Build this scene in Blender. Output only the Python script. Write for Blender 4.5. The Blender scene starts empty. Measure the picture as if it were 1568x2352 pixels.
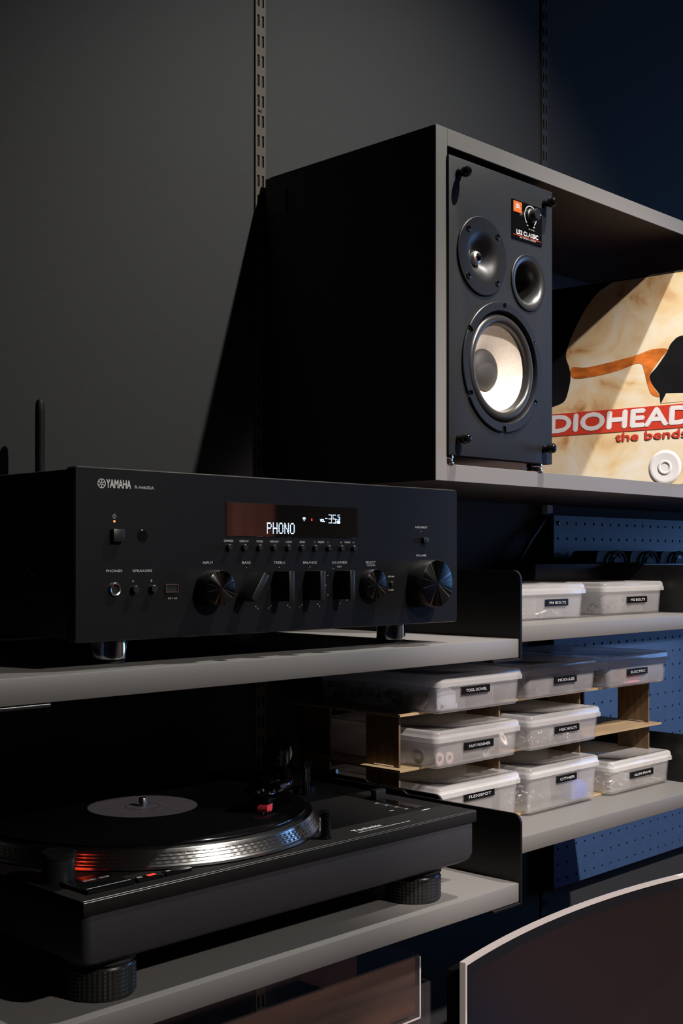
import bpy, bmesh, math, random
from mathutils import Vector, Matrix
random.seed(7)
S = bpy.context.scene
COL = S.collection
PI = math.pi
R = math.radians

# ------------------------------------------------------------------ camera, world, exposure
cam_d = bpy.data.cameras.new('camera')
cam = bpy.data.objects.new('camera', cam_d)
COL.objects.link(cam)
cam.location = (0, 0, 0)
cam.rotation_euler = (R(90), 0, R(-45.576))
cam_d.sensor_fit = 'VERTICAL'
cam_d.sensor_height = 36.0
cam_d.lens = 2812.0 / 2352.0 * 36.0
cam_d.shift_y = (1285.0 - 1176.0) / 2352.0
cam_d.clip_start = 0.02
S.camera = cam

W = bpy.data.worlds.new('night_room')
S.world = W
W.use_nodes = True
W.node_tree.nodes['Background'].inputs[0].default_value = (0.45, 0.6, 1.0, 1)
W.node_tree.nodes['Background'].inputs[1].default_value = 0.0015

S.view_settings.view_transform = 'Standard'
S.view_settings.look = 'None'
S.view_settings.exposure = 0.0
S.view_settings.gamma = 1.0
S.view_settings.use_curve_mapping = False
S.cycles.transparent_max_bounces = 32
S.cycles.max_bounces = 14

# light settings (the fixtures are built further down, each lamp's light in its builder)
CEIL = 2.10
FLOOR = -1.25
SPOTS = [  # fixture location, aim point, watts, colour, cone degrees, blend, source radius, label
    ('ceiling_spotlight', (1.314, 0.342, 1.474), (1.20, 0.95, -0.80), 185.0, (1.0, 0.965, 0.905), 84, 1.0, 0.014,
     'black ceiling spotlight hanging nearest the shelves, aimed down the wall'),
    ('ceiling_spotlight', (1.14, -1.33, 2.03), (1.47, 0.90, -0.30), 820.0, (1.0, 0.88, 0.835), 25, 0.5, 0.030,
     'black ceiling spotlight in the middle of the room, aimed at the speaker'),
    ('ceiling_spotlight', (1.20, -2.00, 1.50), (0.57, 0.75, -0.30), 285.0, (1.0, 0.94, 0.89), 18.0, 0.7, 0.035,
     'black ceiling spotlight at the far side of the room, aimed at the turntable'),
    ('ceiling_spotlight', (2.6, -0.8, 2.03), (3.0, -1.7, -1.25), 380.0, (1.0, 0.85, 0.8), 96, 0.7, 0.03,  # added lamp: brightens floor and cupboard as mirrored in screen and display
     'added black spotlight brightening the floor and the tall brown cupboard for reflections'),
]
WINDOW_STRENGTH = 5.0
WINDOW_COLOUR = (0.20, 0.45, 1.0)

# ------------------------------------------------------------------ materials
def lin(c):
    return tuple((x / 12.92 if x <= 0.04045 else ((x + 0.055) / 1.055) ** 2.4) for x in c)

def mat(name, col, rough=0.5, metal=0.0, noise=0.06, scale=60.0, bump=0.0, bscale=None, emit=None, estr=1.0,
        spec=0.5, aniso=0.0, radial=None, coat=0.0, alpha=1.0, trans=0.0, stretch=(1, 1, 1), ior=1.45):
    m = bpy.data.materials.new(name)
    m.use_nodes = True
    nt = m.node_tree
    b = nt.nodes['Principled BSDF']
    b.inputs['Roughness'].default_value = rough
    b.inputs['Metallic'].default_value = metal
    b.inputs['Specular IOR Level'].default_value = spec
    b.inputs['IOR'].default_value = ior
    b.inputs['Coat Weight'].default_value = coat
    b.inputs['Alpha'].default_value = alpha
    b.inputs['Transmission Weight'].default_value = trans
    tc = nt.nodes.new('ShaderNodeTexCoord')
    mp = nt.nodes.new('ShaderNodeMapping')
    mp.inputs['Scale'].default_value = stretch
    nt.links.new(tc.outputs['Object'], mp.inputs['Vector'])
    nz = nt.nodes.new('ShaderNodeTexNoise')
    nz.inputs['Scale'].default_value = scale
    nz.inputs['Detail'].default_value = 4
    nt.links.new(mp.outputs['Vector'], nz.inputs['Vector'])
    rp = nt.nodes.new('ShaderNodeValToRGB')
    rp.color_ramp.elements[0].position = 0.3
    rp.color_ramp.elements[1].position = 0.7
    rp.color_ramp.elements[0].color = tuple(x * (1 - noise) for x in col) + (1,)
    rp.color_ramp.elements[1].color = tuple(min(1, x * (1 + noise)) for x in col) + (1,)
    nt.links.new(nz.outputs['Fac'], rp.inputs['Fac'])
    nt.links.new(rp.outputs['Color'], b.inputs['Base Color'])
    if bump:
        nb = nt.nodes.new('ShaderNodeTexNoise')
        nb.inputs['Scale'].default_value = bscale or scale * 4
        nb.inputs['Detail'].default_value = 3
        nt.links.new(mp.outputs['Vector'], nb.inputs['Vector'])
        bp = nt.nodes.new('ShaderNodeBump')
        bp.inputs['Strength'].default_value = bump
        bp.inputs['Distance'].default_value = 0.001
        nt.links.new(nb.outputs['Fac'], bp.inputs['Height'])
        nt.links.new(bp.outputs['Normal'], b.inputs['Normal'])
    if aniso:
        b.inputs['Anisotropic'].default_value = aniso
        b.inputs['Anisotropic Rotation'].default_value = 0.25
        tg = nt.nodes.new('ShaderNodeTangent')
        tg.direction_type = 'RADIAL'
        tg.axis = radial or 'Y'
        nt.links.new(tg.outputs['Tangent'], b.inputs['Tangent'])
    if emit:
        b.inputs['Emission Color'].default_value = tuple(emit) + (1,)
        b.inputs['Emission Strength'].default_value = estr
    return m

M = {}
M['wall'] = mat('charcoal_wall_paint', (0.0145, 0.0152, 0.0152), 0.75, noise=0.05, scale=140, bump=0.15, bscale=500)
M['room'] = mat('dark_room_paint', (0.05, 0.05, 0.052), 0.9, noise=0.05, scale=6)
M['floor'] = mat('dark_floor_boards', (0.16, 0.075, 0.06), 0.5, noise=0.35, scale=8, stretch=(0.4, 6, 1))
M['ceil'] = mat('ceiling_paint', (0.05, 0.05, 0.05), 0.95, noise=0.03, scale=8)
M['rail'] = mat('taupe_steel', (0.066, 0.054, 0.04), 0.5, noise=0.04, scale=200)
M['rail_dark'] = mat('dark_painted_steel', (0.030, 0.030, 0.029), 0.55, noise=0.04, scale=200)
M['black_metal'] = mat('black_powder_coat', (0.003, 0.0032, 0.0035), 0.38, noise=0.1, scale=300, bump=0.05, bscale=1200)
M['laminate'] = mat('grey_laminate', (0.106, 0.102, 0.096), 0.5, noise=0.05, scale=700, bump=0.08, bscale=1500)
M['laminate_edge'] = mat('light_edge_band', (0.2, 0.19, 0.18), 0.45, noise=0.03, scale=400)
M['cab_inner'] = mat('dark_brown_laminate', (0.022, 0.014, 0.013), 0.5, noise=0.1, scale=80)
M['peg'] = mat('slate_blue_pegboard', (0.024, 0.053, 0.12), 0.5, noise=0.08, scale=60, bump=0.05, bscale=600)
M['ply'] = mat('birch_plywood', (0.3, 0.22, 0.12), 0.6, noise=0.2, scale=14, stretch=(1, 6, 6))
M['ply_edge'] = mat('burnt_plywood_post', (0.12, 0.075, 0.04), 0.65, noise=0.35, scale=22, stretch=(6, 6, 1))
M['speaker_vinyl'] = mat('black_speaker_vinyl', (0.0068, 0.0076, 0.009), 0.55, noise=0.22, scale=900, bump=0.35, bscale=2200, spec=0.25)
M['speaker_plastic'] = mat('satin_black_plastic', (0.007, 0.0074, 0.008), 0.42, noise=0.08, scale=300, spec=0.3)
M['gloss_black'] = mat('gloss_black_plastic', (0.003, 0.003, 0.0033), 0.12, noise=0.1, scale=100)
M['rubber'] = mat('black_rubber', (0.004, 0.004, 0.004), 0.6, noise=0.1, scale=200, spec=0.3)
M['surround'] = mat('rubber_surround', (0.018, 0.017, 0.016), 0.3, noise=0.08, scale=200)
M['cone'] = mat('cream_paper_cone', (0.72, 0.66, 0.56), 0.7, noise=0.05, scale=260, bump=0.2, bscale=900)
M['dustcap'] = mat('dark_paper_dust_cap', (0.02, 0.019, 0.018), 0.6, noise=0.12, scale=500, bump=0.2, bscale=1500)
M['port'] = mat('satin_grey_port_tube', (0.01, 0.01, 0.01), 0.36, noise=0.03, scale=100, spec=1.0)
M['titanium'] = mat('polished_titanium', (0.8, 0.78, 0.75), 0.33, metal=1, noise=0.04, scale=80)
M['chrome'] = mat('chrome', (0.8, 0.8, 0.8), 0.08, metal=1, noise=0.02, scale=80)
M['orange'] = mat('orange_badge', (0.42, 0.09, 0.014), 0.4, noise=0.03, scale=100)
M['print_white'] = mat('white_print', (0.4, 0.4, 0.4), 0.5, noise=0.03, scale=300)
M['print_grey'] = mat('grey_print', (0.36, 0.355, 0.345), 0.5, noise=0.03, scale=300)
M['print_red'] = mat('orange_red_print', (0.45, 0.05, 0.015), 0.5, noise=0.03, scale=300)
M['anodised'] = mat('black_brushed_aluminium', (0.0034, 0.0034, 0.0039), 0.42, noise=0.10, scale=120, stretch=(0.6, 1, 30), bump=0.03, bscale=300, spec=0.2)
M['receiver_cover'] = mat('black_painted_steel', (0.003, 0.003, 0.0032), 0.5, noise=0.08, scale=200)
M['bevel'] = mat('chamfer_highlight', (0.06, 0.058, 0.055), 0.38, metal=1, noise=0.05, scale=200)  # lighter than the panel, to put the chamfer's highlight into the material
M['spun'] = mat('spun_dark_aluminium', (0.075, 0.07, 0.067), 0.22, metal=1, noise=0.25, scale=90, aniso=0.9, radial='Y')
M['knob_side'] = mat('black_anodised_knob', (0.007, 0.007, 0.0075), 0.38, noise=0.08, scale=300)
M['glass_dark'] = mat('dark_display_acrylic', (0.002, 0.0015, 0.0017), 0.03, noise=0.05, scale=20, ior=1.9, coat=0.5)
M['vfd'] = mat('white_blue_display_glow', (0.3, 0.5, 0.8), 0.5, emit=(0.62, 0.82, 1.0), estr=1.5)
M['vfd_red'] = mat('red_display_glow', (0.3, 0.02, 0.01), 0.5, emit=(1.0, 0.06, 0.02), estr=0.9)
M['led_amber'] = mat('amber_indicator', (0.3, 0.1, 0.02), 0.5, emit=(1.0, 0.36, 0.06), estr=1.4)
M['led_red'] = mat('red_indicator', (0.3, 0.02, 0.01), 0.5, emit=(1.0, 0.06, 0.025), estr=0.9)
M['strobe'] = mat('red_strobe_window', (0.3, 0.02, 0.01), 0.4, emit=(1.0, 0.05, 0.02), estr=2.5)
M['steel'] = mat('nickel_steel', (0.55, 0.52, 0.48), 0.22, metal=1, noise=0.04, scale=120)
M['tt_body'] = mat('matt_black_plinth', (0.021, 0.0215, 0.024), 0.5, noise=0.10, scale=500, bump=0.15, bscale=1600, spec=0.35)
M['deck_edge'] = mat('deck_edge_highlight', (0.16, 0.15, 0.14), 0.42, metal=1, noise=0.05, scale=200)
M['tt_top'] = mat('black_deck_plate', (0.0075, 0.0073, 0.007), 0.6, noise=0.12, scale=600, bump=0.1, bscale=1500, spec=0.08)
M['platter'] = mat('cast_aluminium_platter', (0.5, 0.485, 0.47), 0.24, metal=1, noise=0.05, scale=200, aniso=0.5, radial='Z')
M['vinyl'] = mat('black_vinyl', (0.004, 0.004, 0.0045), 0.12, noise=0.05, scale=40, aniso=0.5, radial='Z', spec=0.6)
M['disc_label'] = mat('grey_paper_label', (0.1, 0.085, 0.094), 0.7, noise=0.12, scale=80)
M['foot_ribbed'] = mat('black_ribbed_rubber', (0.012, 0.012, 0.011), 0.28, noise=0.05, scale=200)
M['red_stylus'] = mat('red_stylus_guard', (0.85, 0.07, 0.09), 0.35, noise=0.03, scale=100)
M['bezel'] = mat('silver_bezel', (0.6, 0.56, 0.52), 0.4, metal=0.25, noise=0.03, scale=200)
M['screen'] = mat('dark_screen', (0.006, 0.006, 0.007), 0.20, noise=0.05, scale=5, ior=1.75)
M['wood_reflection'] = mat('painted_wood_reflection', (0.03, 0.0125, 0.0065), 0.45, noise=0.9, scale=5, stretch=(1.3, 1, 9))
M['door'] = mat('red_brown_door', (0.42, 0.17, 0.13), 0.5, noise=0.2, scale=5, stretch=(6, 6, 0.6))
M['white_paint'] = mat('white_window_frame', (0.6, 0.6, 0.6), 0.5)
M['window'] = mat('evening_window_pane', (0.1, 0.1, 0.1), 0.1, emit=WINDOW_COLOUR, estr=WINDOW_STRENGTH)
M['lamp_glow'] = mat('lamp_glow', (0.8, 0.8, 0.8), 0.5, emit=(1.0, 0.92, 0.82), estr=6.0)
M['tape'] = mat('black_embossed_tape', (0.004, 0.0045, 0.005), 0.22, noise=0.05, scale=100)
M['bolts'] = mat('zinc_fasteners', (0.55, 0.53, 0.5), 0.4, metal=0.6, noise=0.3, scale=150)
M['dark_parts'] = mat('dark_small_parts', (0.07, 0.067, 0.063), 0.5, noise=0.4, scale=120)
M['nylon'] = mat('cream_nylon', (0.9, 0.85, 0.72), 0.4)
M['pink_ring'] = mat('dull_rose_washer', (0.44, 0.35, 0.33), 0.5)
M['blue_bag'] = mat('blue_bag_plastic', (0.13, 0.17, 0.48), 0.4, noise=0.3, scale=60)
M['pink_bag'] = mat('pink_bag_plastic', (0.75, 0.28, 0.36), 0.4, noise=0.3, scale=60)
M['paper'] = mat('white_paper', (0.3, 0.33, 0.38), 0.6, noise=0.05, scale=60)
M['sleeve'] = mat('sleeve_card', (0.05, 0.045, 0.04), 0.4, noise=0.1, scale=60)
M['art_black'] = mat('printed_black', (0.010, 0.010, 0.011), 0.32, noise=0.2, scale=20)
M['art_red'] = mat('printed_red', (0.62, 0.055, 0.03), 0.35, noise=0.04, scale=80)
M['art_white'] = mat('printed_white', (0.82, 0.80, 0.80), 0.35, noise=0.02, scale=80)
M['cable'] = mat('black_cable_jacket', (0.012, 0.012, 0.013), 0.45)

def painted_light_streaks(m):
    """streaks of reflected light painted into the base colour by angle round the disc"""
    nt = m.node_tree
    b = nt.nodes['Principled BSDF']
    tc = nt.nodes['Texture Coordinate']
    sp = nt.nodes.new('ShaderNodeSeparateXYZ')
    nt.links.new(tc.outputs['Object'], sp.inputs[0])
    at = nt.nodes.new('ShaderNodeMath'); at.operation = 'ARCTAN2'
    nt.links.new(sp.outputs['X'], at.inputs[0]); nt.links.new(sp.outputs['Z'], at.inputs[1])
    n = nt.nodes.new('ShaderNodeTexNoise'); n.noise_dimensions = '1D'
    n.inputs['Scale'].default_value = 7.0; n.inputs['Detail'].default_value = 5.0
    nt.links.new(at.outputs[0], n.inputs['W'])
    r = nt.nodes.new('ShaderNodeValToRGB')
    e = r.color_ramp.elements
    e[0].position = 0.58; e[0].color = (0.03, 0.033, 0.032, 1)
    e[1].position = 0.76; e[1].color = (0.60, 0.55, 0.52, 1)
    nt.links.new(n.outputs['Fac'], r.inputs['Fac'])
    nt.links.new(r.outputs['Color'], b.inputs['Base Color'])
painted_light_streaks(M['spun'])

def art_mat():
    m = mat('mottled_beige_print', (0.8, 0.65, 0.42), 0.35, noise=0.0)
    nt = m.node_tree
    b = nt.nodes['Principled BSDF']
    tc = nt.nodes['Texture Coordinate']
    n = nt.nodes.new('ShaderNodeTexNoise')
    n.inputs['Scale'].default_value = 16
    n.inputs['Detail'].default_value = 6
    n.inputs['Distortion'].default_value = 0.8
    nt.links.new(tc.outputs['Object'], n.inputs['Vector'])
    r = nt.nodes.new('ShaderNodeValToRGB')
    e = r.color_ramp.elements
    e[0].position = 0.30; e[0].color = (0.52, 0.22, 0.07, 1)
    e[1].position = 0.72; e[1].color = (0.86, 0.80, 0.68, 1)
    k = e.new(0.42); k.color = (0.80, 0.60, 0.33, 1)
    k = e.new(0.54); k.color = (0.84, 0.72, 0.50, 1)
    nt.links.new(n.outputs['Fac'], r.inputs['Fac'])
    nt.links.new(r.outputs['Color'], b.inputs['Base Color'])
    return m
M['art_beige'] = art_mat()
M['art_orange'] = mat('printed_orange', (0.62, 0.17, 0.03), 0.35, noise=0.55, scale=30, stretch=(1, 1, 2))

def plastic_mat(name, col, clear, rough):
    """milky translucent polypropylene: part see-through, part diffusing, softly glossy"""
    m = bpy.data.materials.new(name)
    m.use_nodes = True
    nt = m.node_tree
    nt.nodes.clear()
    out = nt.nodes.new('ShaderNodeOutputMaterial')
    tr = nt.nodes.new('ShaderNodeBsdfTransparent')
    df = nt.nodes.new('ShaderNodeBsdfDiffuse')
    tl = nt.nodes.new('ShaderNodeBsdfTranslucent')
    gl = nt.nodes.new('ShaderNodeBsdfGlossy')
    gl.inputs['Roughness'].default_value = rough
    tc = nt.nodes.new('ShaderNodeTexCoord')
    nz = nt.nodes.new('ShaderNodeTexNoise')
    nz.inputs['Scale'].default_value = 45
    nz.inputs['Detail'].default_value = 3
    nt.links.new(tc.outputs['Object'], nz.inputs['Vector'])
    rp = nt.nodes.new('ShaderNodeValToRGB')
    rp.color_ramp.elements[0].color = tuple(x * 0.88 for x in col) + (1,)
    rp.color_ramp.elements[1].color = tuple(col) + (1,)
    nt.links.new(nz.outputs['Fac'], rp.inputs['Fac'])
    for s in (df, tl):
        nt.links.new(rp.outputs['Color'], s.inputs['Color'])
    a = nt.nodes.new('ShaderNodeMixShader'); a.inputs[0].default_value = 0.45
    nt.links.new(df.outputs[0], a.inputs[1]); nt.links.new(tl.outputs[0], a.inputs[2])
    c = nt.nodes.new('ShaderNodeMixShader'); c.inputs[0].default_value = clear
    nt.links.new(a.outputs[0], c.inputs[1]); nt.links.new(tr.outputs[0], c.inputs[2])
    fr = nt.nodes.new('ShaderNodeFresnel')
    ge = nt.nodes.new('ShaderNodeNewGeometry')
    io = nt.nodes.new('ShaderNodeMath'); io.operation = 'MULTIPLY_ADD'   # thin sheet: the same reflection from both sides
    io.inputs[1].default_value = 1 / 1.45 - 1.45; io.inputs[2].default_value = 1.45
    nt.links.new(ge.outputs['Backfacing'], io.inputs[0])
    nt.links.new(io.outputs[0], fr.inputs[0])
    d = nt.nodes.new('ShaderNodeMixShader')
    nt.links.new(fr.outputs[0], d.inputs[0])
    nt.links.new(c.outputs[0], d.inputs[1]); nt.links.new(gl.outputs[0], d.inputs[2])
    nt.links.new(d.outputs[0], out.inputs['Surface'])
    return m
M['box_body'] = plastic_mat('milky_clear_box', (0.97, 0.97, 0.97), 0.80, 0.10)
M['box_lid'] = plastic_mat('milky_clear_lid', (0.97, 0.97, 0.96), 0.60, 0.14)
M['acrylic_glint'] = mat('painted_acrylic_glint', (0.42, 0.38, 0.37), 0.35, noise=0.1, scale=90)
M['acrylic'] = plastic_mat('clear_acrylic', (0.5, 0.5, 0.5), 0.975, 0.03)

# ------------------------------------------------------------------ mesh helpers
class MB:
    """collects shapes into one mesh"""
    def __init__(s):
        s.bm = bmesh.new()
    def add(s, verts, faces, mi=0):
        vs = [s.bm.verts.new(v) for v in verts]
        out = []
        for f in faces:
            try:
                fc = s.bm.faces.new([vs[i] for i in f])
                fc.material_index = mi
                out.append(fc)
            except ValueError:
                pass
        return vs, out
    def box(s, x0, x1, y0, y1, z0, z1, bev=0.0, seg=2, mi=0):
        b = bmesh.new()
        vs = [b.verts.new((x, y, z)) for x in (x0, x1) for y in (y0, y1) for z in (z0, z1)]
        for f in ((0, 1, 3, 2), (4, 6, 7, 5), (0, 4, 5, 1), (2, 3, 7, 6), (0, 2, 6, 4), (1, 5, 7, 3)):
            b.faces.new([vs[i] for i in f])
        if bev:
            bmesh.ops.bevel(b, geom=b.edges[:], offset=bev, segments=seg, profile=0.5, affect='EDGES')
        s.merge(b, mi)
        return s
    def merge(s, b, mi=0, mtx=None):
        b.verts.index_update()
        s.add([(mtx @ v.co if mtx else v.co) for v in b.verts], [[v.index for v in f.verts] for f in b.faces], mi)
        b.free()
    def lathe(s, prof, axis='Z', c=(0, 0, 0), seg=48, mi=0, cap0=False, cap1=False):
        """prof: (radius, height along axis)"""
        V, F = [], []
        n = len(prof)
        for i in range(seg):
            a = 2 * PI * i / seg
            for r, h in prof:
                x, y = r * math.cos(a), r * math.sin(a)
                p = {'Z': (x, y, h), 'Y': (x, h, y), 'X': (h, x, y)}[axis]
                V.append((p[0] + c[0], p[1] + c[1], p[2] + c[2]))
        for i in range(seg):
            j = (i + 1) % seg
            for k in range(n - 1):
                F.append((i * n + k, j * n + k, j * n + k + 1, i * n + k + 1))
        if cap0:
            F.append([i * n for i in range(seg)][::-1])
        if cap1:
            F.append([i * n + n - 1 for i in range(seg)])
        s.add(V, F, mi)
        return s
    def cyl(s, p0, p1, r0, r1=None, seg=20, mi=0):
        r1 = r0 if r1 is None else r1
        p0, p1 = Vector(p0), Vector(p1)
        d = (p1 - p0).normalized()
        u = d.orthogonal().normalized()
        w = d.cross(u)
        V = []
        for p, r in ((p0, r0), (p1, r1)):
            for i in range(seg):
                a = 2 * PI * i / seg
                V.append(p + u * (r * math.cos(a)) + w * (r * math.sin(a)))
        F = [(i, (i + 1) % seg, seg + (i + 1) % seg, seg + i) for i in range(seg)]
        F += [list(range(seg))[::-1], list(range(seg, 2 * seg))]
        s.add(V, F, mi)
        return s
    def tube(s, pts, r, seg=10, mi=0):
        pts = [Vector(p) for p in pts]
        rs = r if isinstance(r, (list, tuple)) else [r] * len(pts)
        V = []
        u = None
        for i, p in enumerate(pts):
            d = (pts[min(i + 1, len(pts) - 1)] - pts[max(i - 1, 0)]).normalized()
            u = d.orthogonal().normalized() if u is None else (u - d * u.dot(d)).normalized()
            w = d.cross(u)
            for k in range(seg):
                a = 2 * PI * k / seg
                V.append(p + u * (rs[i] * math.cos(a)) + w * (rs[i] * math.sin(a)))
        n = len(pts)
        F = [(i * seg + k, i * seg + (k + 1) % seg, (i + 1) * seg + (k + 1) % seg, (i + 1) * seg + k)
             for i in range(n - 1) for k in range(seg)]
        F += [list(range(seg))[::-1], list(range((n - 1) * seg, n * seg))]
        s.add(V, F, mi)
        return s
    def prism(s, poly, plane, a, b, mi=0):
        """poly: 2D outline; plane 'XZ' (extrude y), 'YZ' (extrude x), 'XY' (extrude z)"""
        f = {'XZ': lambda p, t: (p[0], t, p[1]), 'YZ': lambda p, t: (t, p[0], p[1]), 'XY': lambda p, t: (p[0], p[1], t)}[plane]
        n = len(poly)
        V = [f(p, a) for p in poly] + [f(p, b) for p in poly]
        F = [(i, (i + 1) % n, n + (i + 1) % n, n + i) for i in range(n)] + [list(range(n))[::-1], list(range(n, 2 * n))]
        s.add(V, F, mi)
        return s

def build(name, mb, m, parent=None, smooth=True, ang=35):
    bm = mb.bm
    bmesh.ops.recalc_face_normals(bm, faces=bm.faces[:])
    me = bpy.data.meshes.new(name)
    bm.to_mesh(me)
    bm.free()
    for x in (m if isinstance(m, (list, tuple)) else [m]):
        me.materials.append(x)
    if smooth and len(me.polygons):
        me.polygons.foreach_set('use_smooth', [True] * len(me.polygons))
        me.set_sharp_from_angle(angle=R(ang))
    o = bpy.data.objects.new(name, me)
    COL.objects.link(o)
    if parent is not None:
        o.parent = parent
    return o

def cut(o, cutters):
    """subtract the cutter meshes (MBs) from o's mesh, for real holes"""
    for mb in cutters:
        t = build('cutter', mb, M['rubber'], smooth=False)
        t.parent = o.parent
        md = o.modifiers.new('hole', 'BOOLEAN')
        md.operation = 'DIFFERENCE'
        md.solver = 'EXACT'
        md.object = t
        bpy.context.view_layer.update()
        dg = bpy.context.evaluated_depsgraph_get()
        me = bpy.data.meshes.new_from_object(o.evaluated_get(dg))
        old = o.data
        o.modifiers.clear()
        me.name = old.name
        o.data = me
        bpy.data.objects.remove(t)
        bpy.data.meshes.remove(old)
    me = o.data
    me.polygons.foreach_set('use_smooth', [True] * len(me.polygons))
    me.set_sharp_from_angle(angle=R(35))
    return o

def thing(name, label, cat, loc=(0, 0, 0), rz=0.0, group=None):
    o = bpy.data.objects.new(name, None)
    o.empty_display_size = 0.02
    COL.objects.link(o)
    o.location = loc
    o.rotation_euler = (0, 0, rz)
    o['label'] = label
    o['category'] = cat
    if group:
        o['group'] = group
    return o

def tag(o, label, cat, group=None, kind=None):
    o['label'] = label
    o['category'] = cat
    if group:
        o['group'] = group
    if kind:
        o['kind'] = kind
    return o

def struct(name, mb, m, label=None):
    o = build(name, mb, m)
    o['kind'] = 'structure'
    if label:
        o['label'] = label
    return o

_tc = {}
def glyphs(s):
    """text as 2D mesh data in its own box [0,1]x[0,1]"""
    if s in _tc:
        return _tc[s]
    cu = bpy.data.curves.new('t', 'FONT')
    cu.body = s
    cu.resolution_u = 3
    ob = bpy.data.objects.new('t', cu)
    COL.objects.link(ob)
    bpy.context.view_layer.update()
    me = bpy.data.meshes.new_from_object(ob.evaluated_get(bpy.context.evaluated_depsgraph_get()))
    V = [tuple(v.co) for v in me.vertices]
    F = [tuple(p.vertices) for p in me.polygons]
    bpy.data.objects.remove(ob)
    bpy.data.curves.remove(cu)
    bpy.data.meshes.remove(me)
    x0, x1 = min(v[0] for v in V), max(v[0] for v in V)
    y0, y1 = min(v[1] for v in V), max(v[1] for v in V)
    _tc[s] = ([((v[0] - x0) / (x1 - x0), (v[1] - y0) / max(1e-6, y1 - y0)) for v in V], F)
    return _tc[s]

def text(mb, s, x0, x1, z0, h, y, plane='XZ', mi=0, slant=0.0, bold=0.0):
    """letters filling x0..x1 and z0..z0+h, on a face that looks along -Y (XZ) or +Z (XY)"""
    V, F = glyphs(s)
    offs = [(0, 0)] if not bold else [(-bold, 0), (bold, 0), (0, bold), (0, -bold), (0, 0)]
    for k, (ox, oz) in enumerate(offs):
        P = []
        for a, b in V:
            X = x0 + a * (x1 - x0) + slant * b * h + ox
            Z = z0 + b * h + oz
            P.append((X, y - 0.00002 * k, Z) if plane == 'XZ' else (X, Z, y + 0.00002 * k))
        mb.add(P, F, mi)

def arc_pts(cx, cz, r, a0, a1, n):
    return [(cx + r * math.cos(a0 + (a1 - a0) * i / n), cz + r * math.sin(a0 + (a1 - a0) * i / n)) for i in range(n + 1)]

def rrect(x0, x1, z0, z1, r, n=5):
    P = []
    for cx, cz, a in ((x1 - r, z1 - r, 0), (x0 + r, z1 - r, PI / 2), (x0 + r, z0 + r, PI), (x1 - r, z0 + r, 3 * PI / 2)):
        P += arc_pts(cx, cz, r, a, a + PI / 2, n)
    return P

def ring_strip(mb, cx, cz, r, w, a0, a1, y, n=24, mi=0):
    o = arc_pts(cx, cz, r + w / 2, a0, a1, n)
    i = arc_pts(cx, cz, r - w / 2, a0, a1, n)
    V = [(p[0], y, p[1]) for p in o] + [(p[0], y, p[1]) for p in i]
    mb.add(V, [(k, k + 1, n + 2 + k, n + 1 + k) for k in range(n)], mi)

def quad(mb, x0, x1, z0, z1, y, mi=0):
    mb.add([(x0, y, z0), (x1, y, z0), (x1, y, z1), (x0, y, z1)], [(0, 1, 2, 3)], mi)

# ------------------------------------------------------------------ the setting
YW = 1.145
struct('wall_back', MB().box(-1.6, 4.1, YW, YW + 0.1, FLOOR, CEIL), M['wall'], 'charcoal painted wall behind the shelves')
struct('floor', MB().box(-1.6, 4.1, -3.1, YW + 0.1, FLOOR - 0.1, FLOOR), M['floor'])
struct('ceiling', MB().box(-1.6, 4.1, -3.1, YW + 0.1, CEIL, CEIL + 0.1), M['ceil'])
struct('wall_left', MB().box(-1.7, -1.6, -3.1, YW + 0.1, FLOOR, CEIL), M['room'])
struct('wall_front', MB().box(-1.6, 4.1, -3.2, -3.1, FLOOR, CEIL), M['room'])
# right wall with a window opening
WY0, WY1, WZ0, WZ1 = -0.62, 0.50, -0.25, 1.00
mb = MB()
mb.box(4.1, 4.2, -3.1, WY0, FLOOR, CEIL).box(4.1, 4.2, WY1, YW + 0.1, FLOOR, CEIL)
mb.box(4.1, 4.2, WY0, WY1, FLOOR, WZ0).box(4.1, 4.2, WY0, WY1, WZ1, CEIL)
struct('wall_right', mb, M['room'])
mb = MB()
for a in (WY0, (WY0 + WY1) / 2 - 0.02, WY1 - 0.04):
    mb.box(4.09, 4.16, a, a + 0.04, WZ0, WZ1)
mb.box(4.09, 4.16, WY0, WY1, WZ0, WZ0 + 0.04).box(4.09, 4.16, WY0, WY1, WZ1 - 0.04, WZ1)
win = struct('window_1', mb, M['white_paint'])
build('window_pane', MB().box(4.13, 4.14, WY0 + 0.03, WY1 - 0.03, WZ0 + 0.03, WZ1 - 0.03), M['window'], win)
t = thing('cupboard', 'tall narrow red-brown cupboard in the far corner of the room', 'cupboard', (3.60, -3.09, FLOOR))
build('carcass', MB().box(0, 0.27, 0, 0.37, 0, 2.3, 0.004, 1), M['door'], t)
cd = build('door', MB().box(0.004, 0.266, 0.371, 0.389, 0.06, 2.29, 0.004, 2), M['door'], t)
build('handle', MB().cyl((0.03, 0.405, 1.0), (0.03, 0.405, 1.16), 0.006).cyl((0.03, 0.385, 1.02), (0.03, 0.405, 1.02), 0.004).cyl((0.03, 0.385, 1.14), (0.03, 0.405, 1.14), 0.004), M['steel'], cd)

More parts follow.
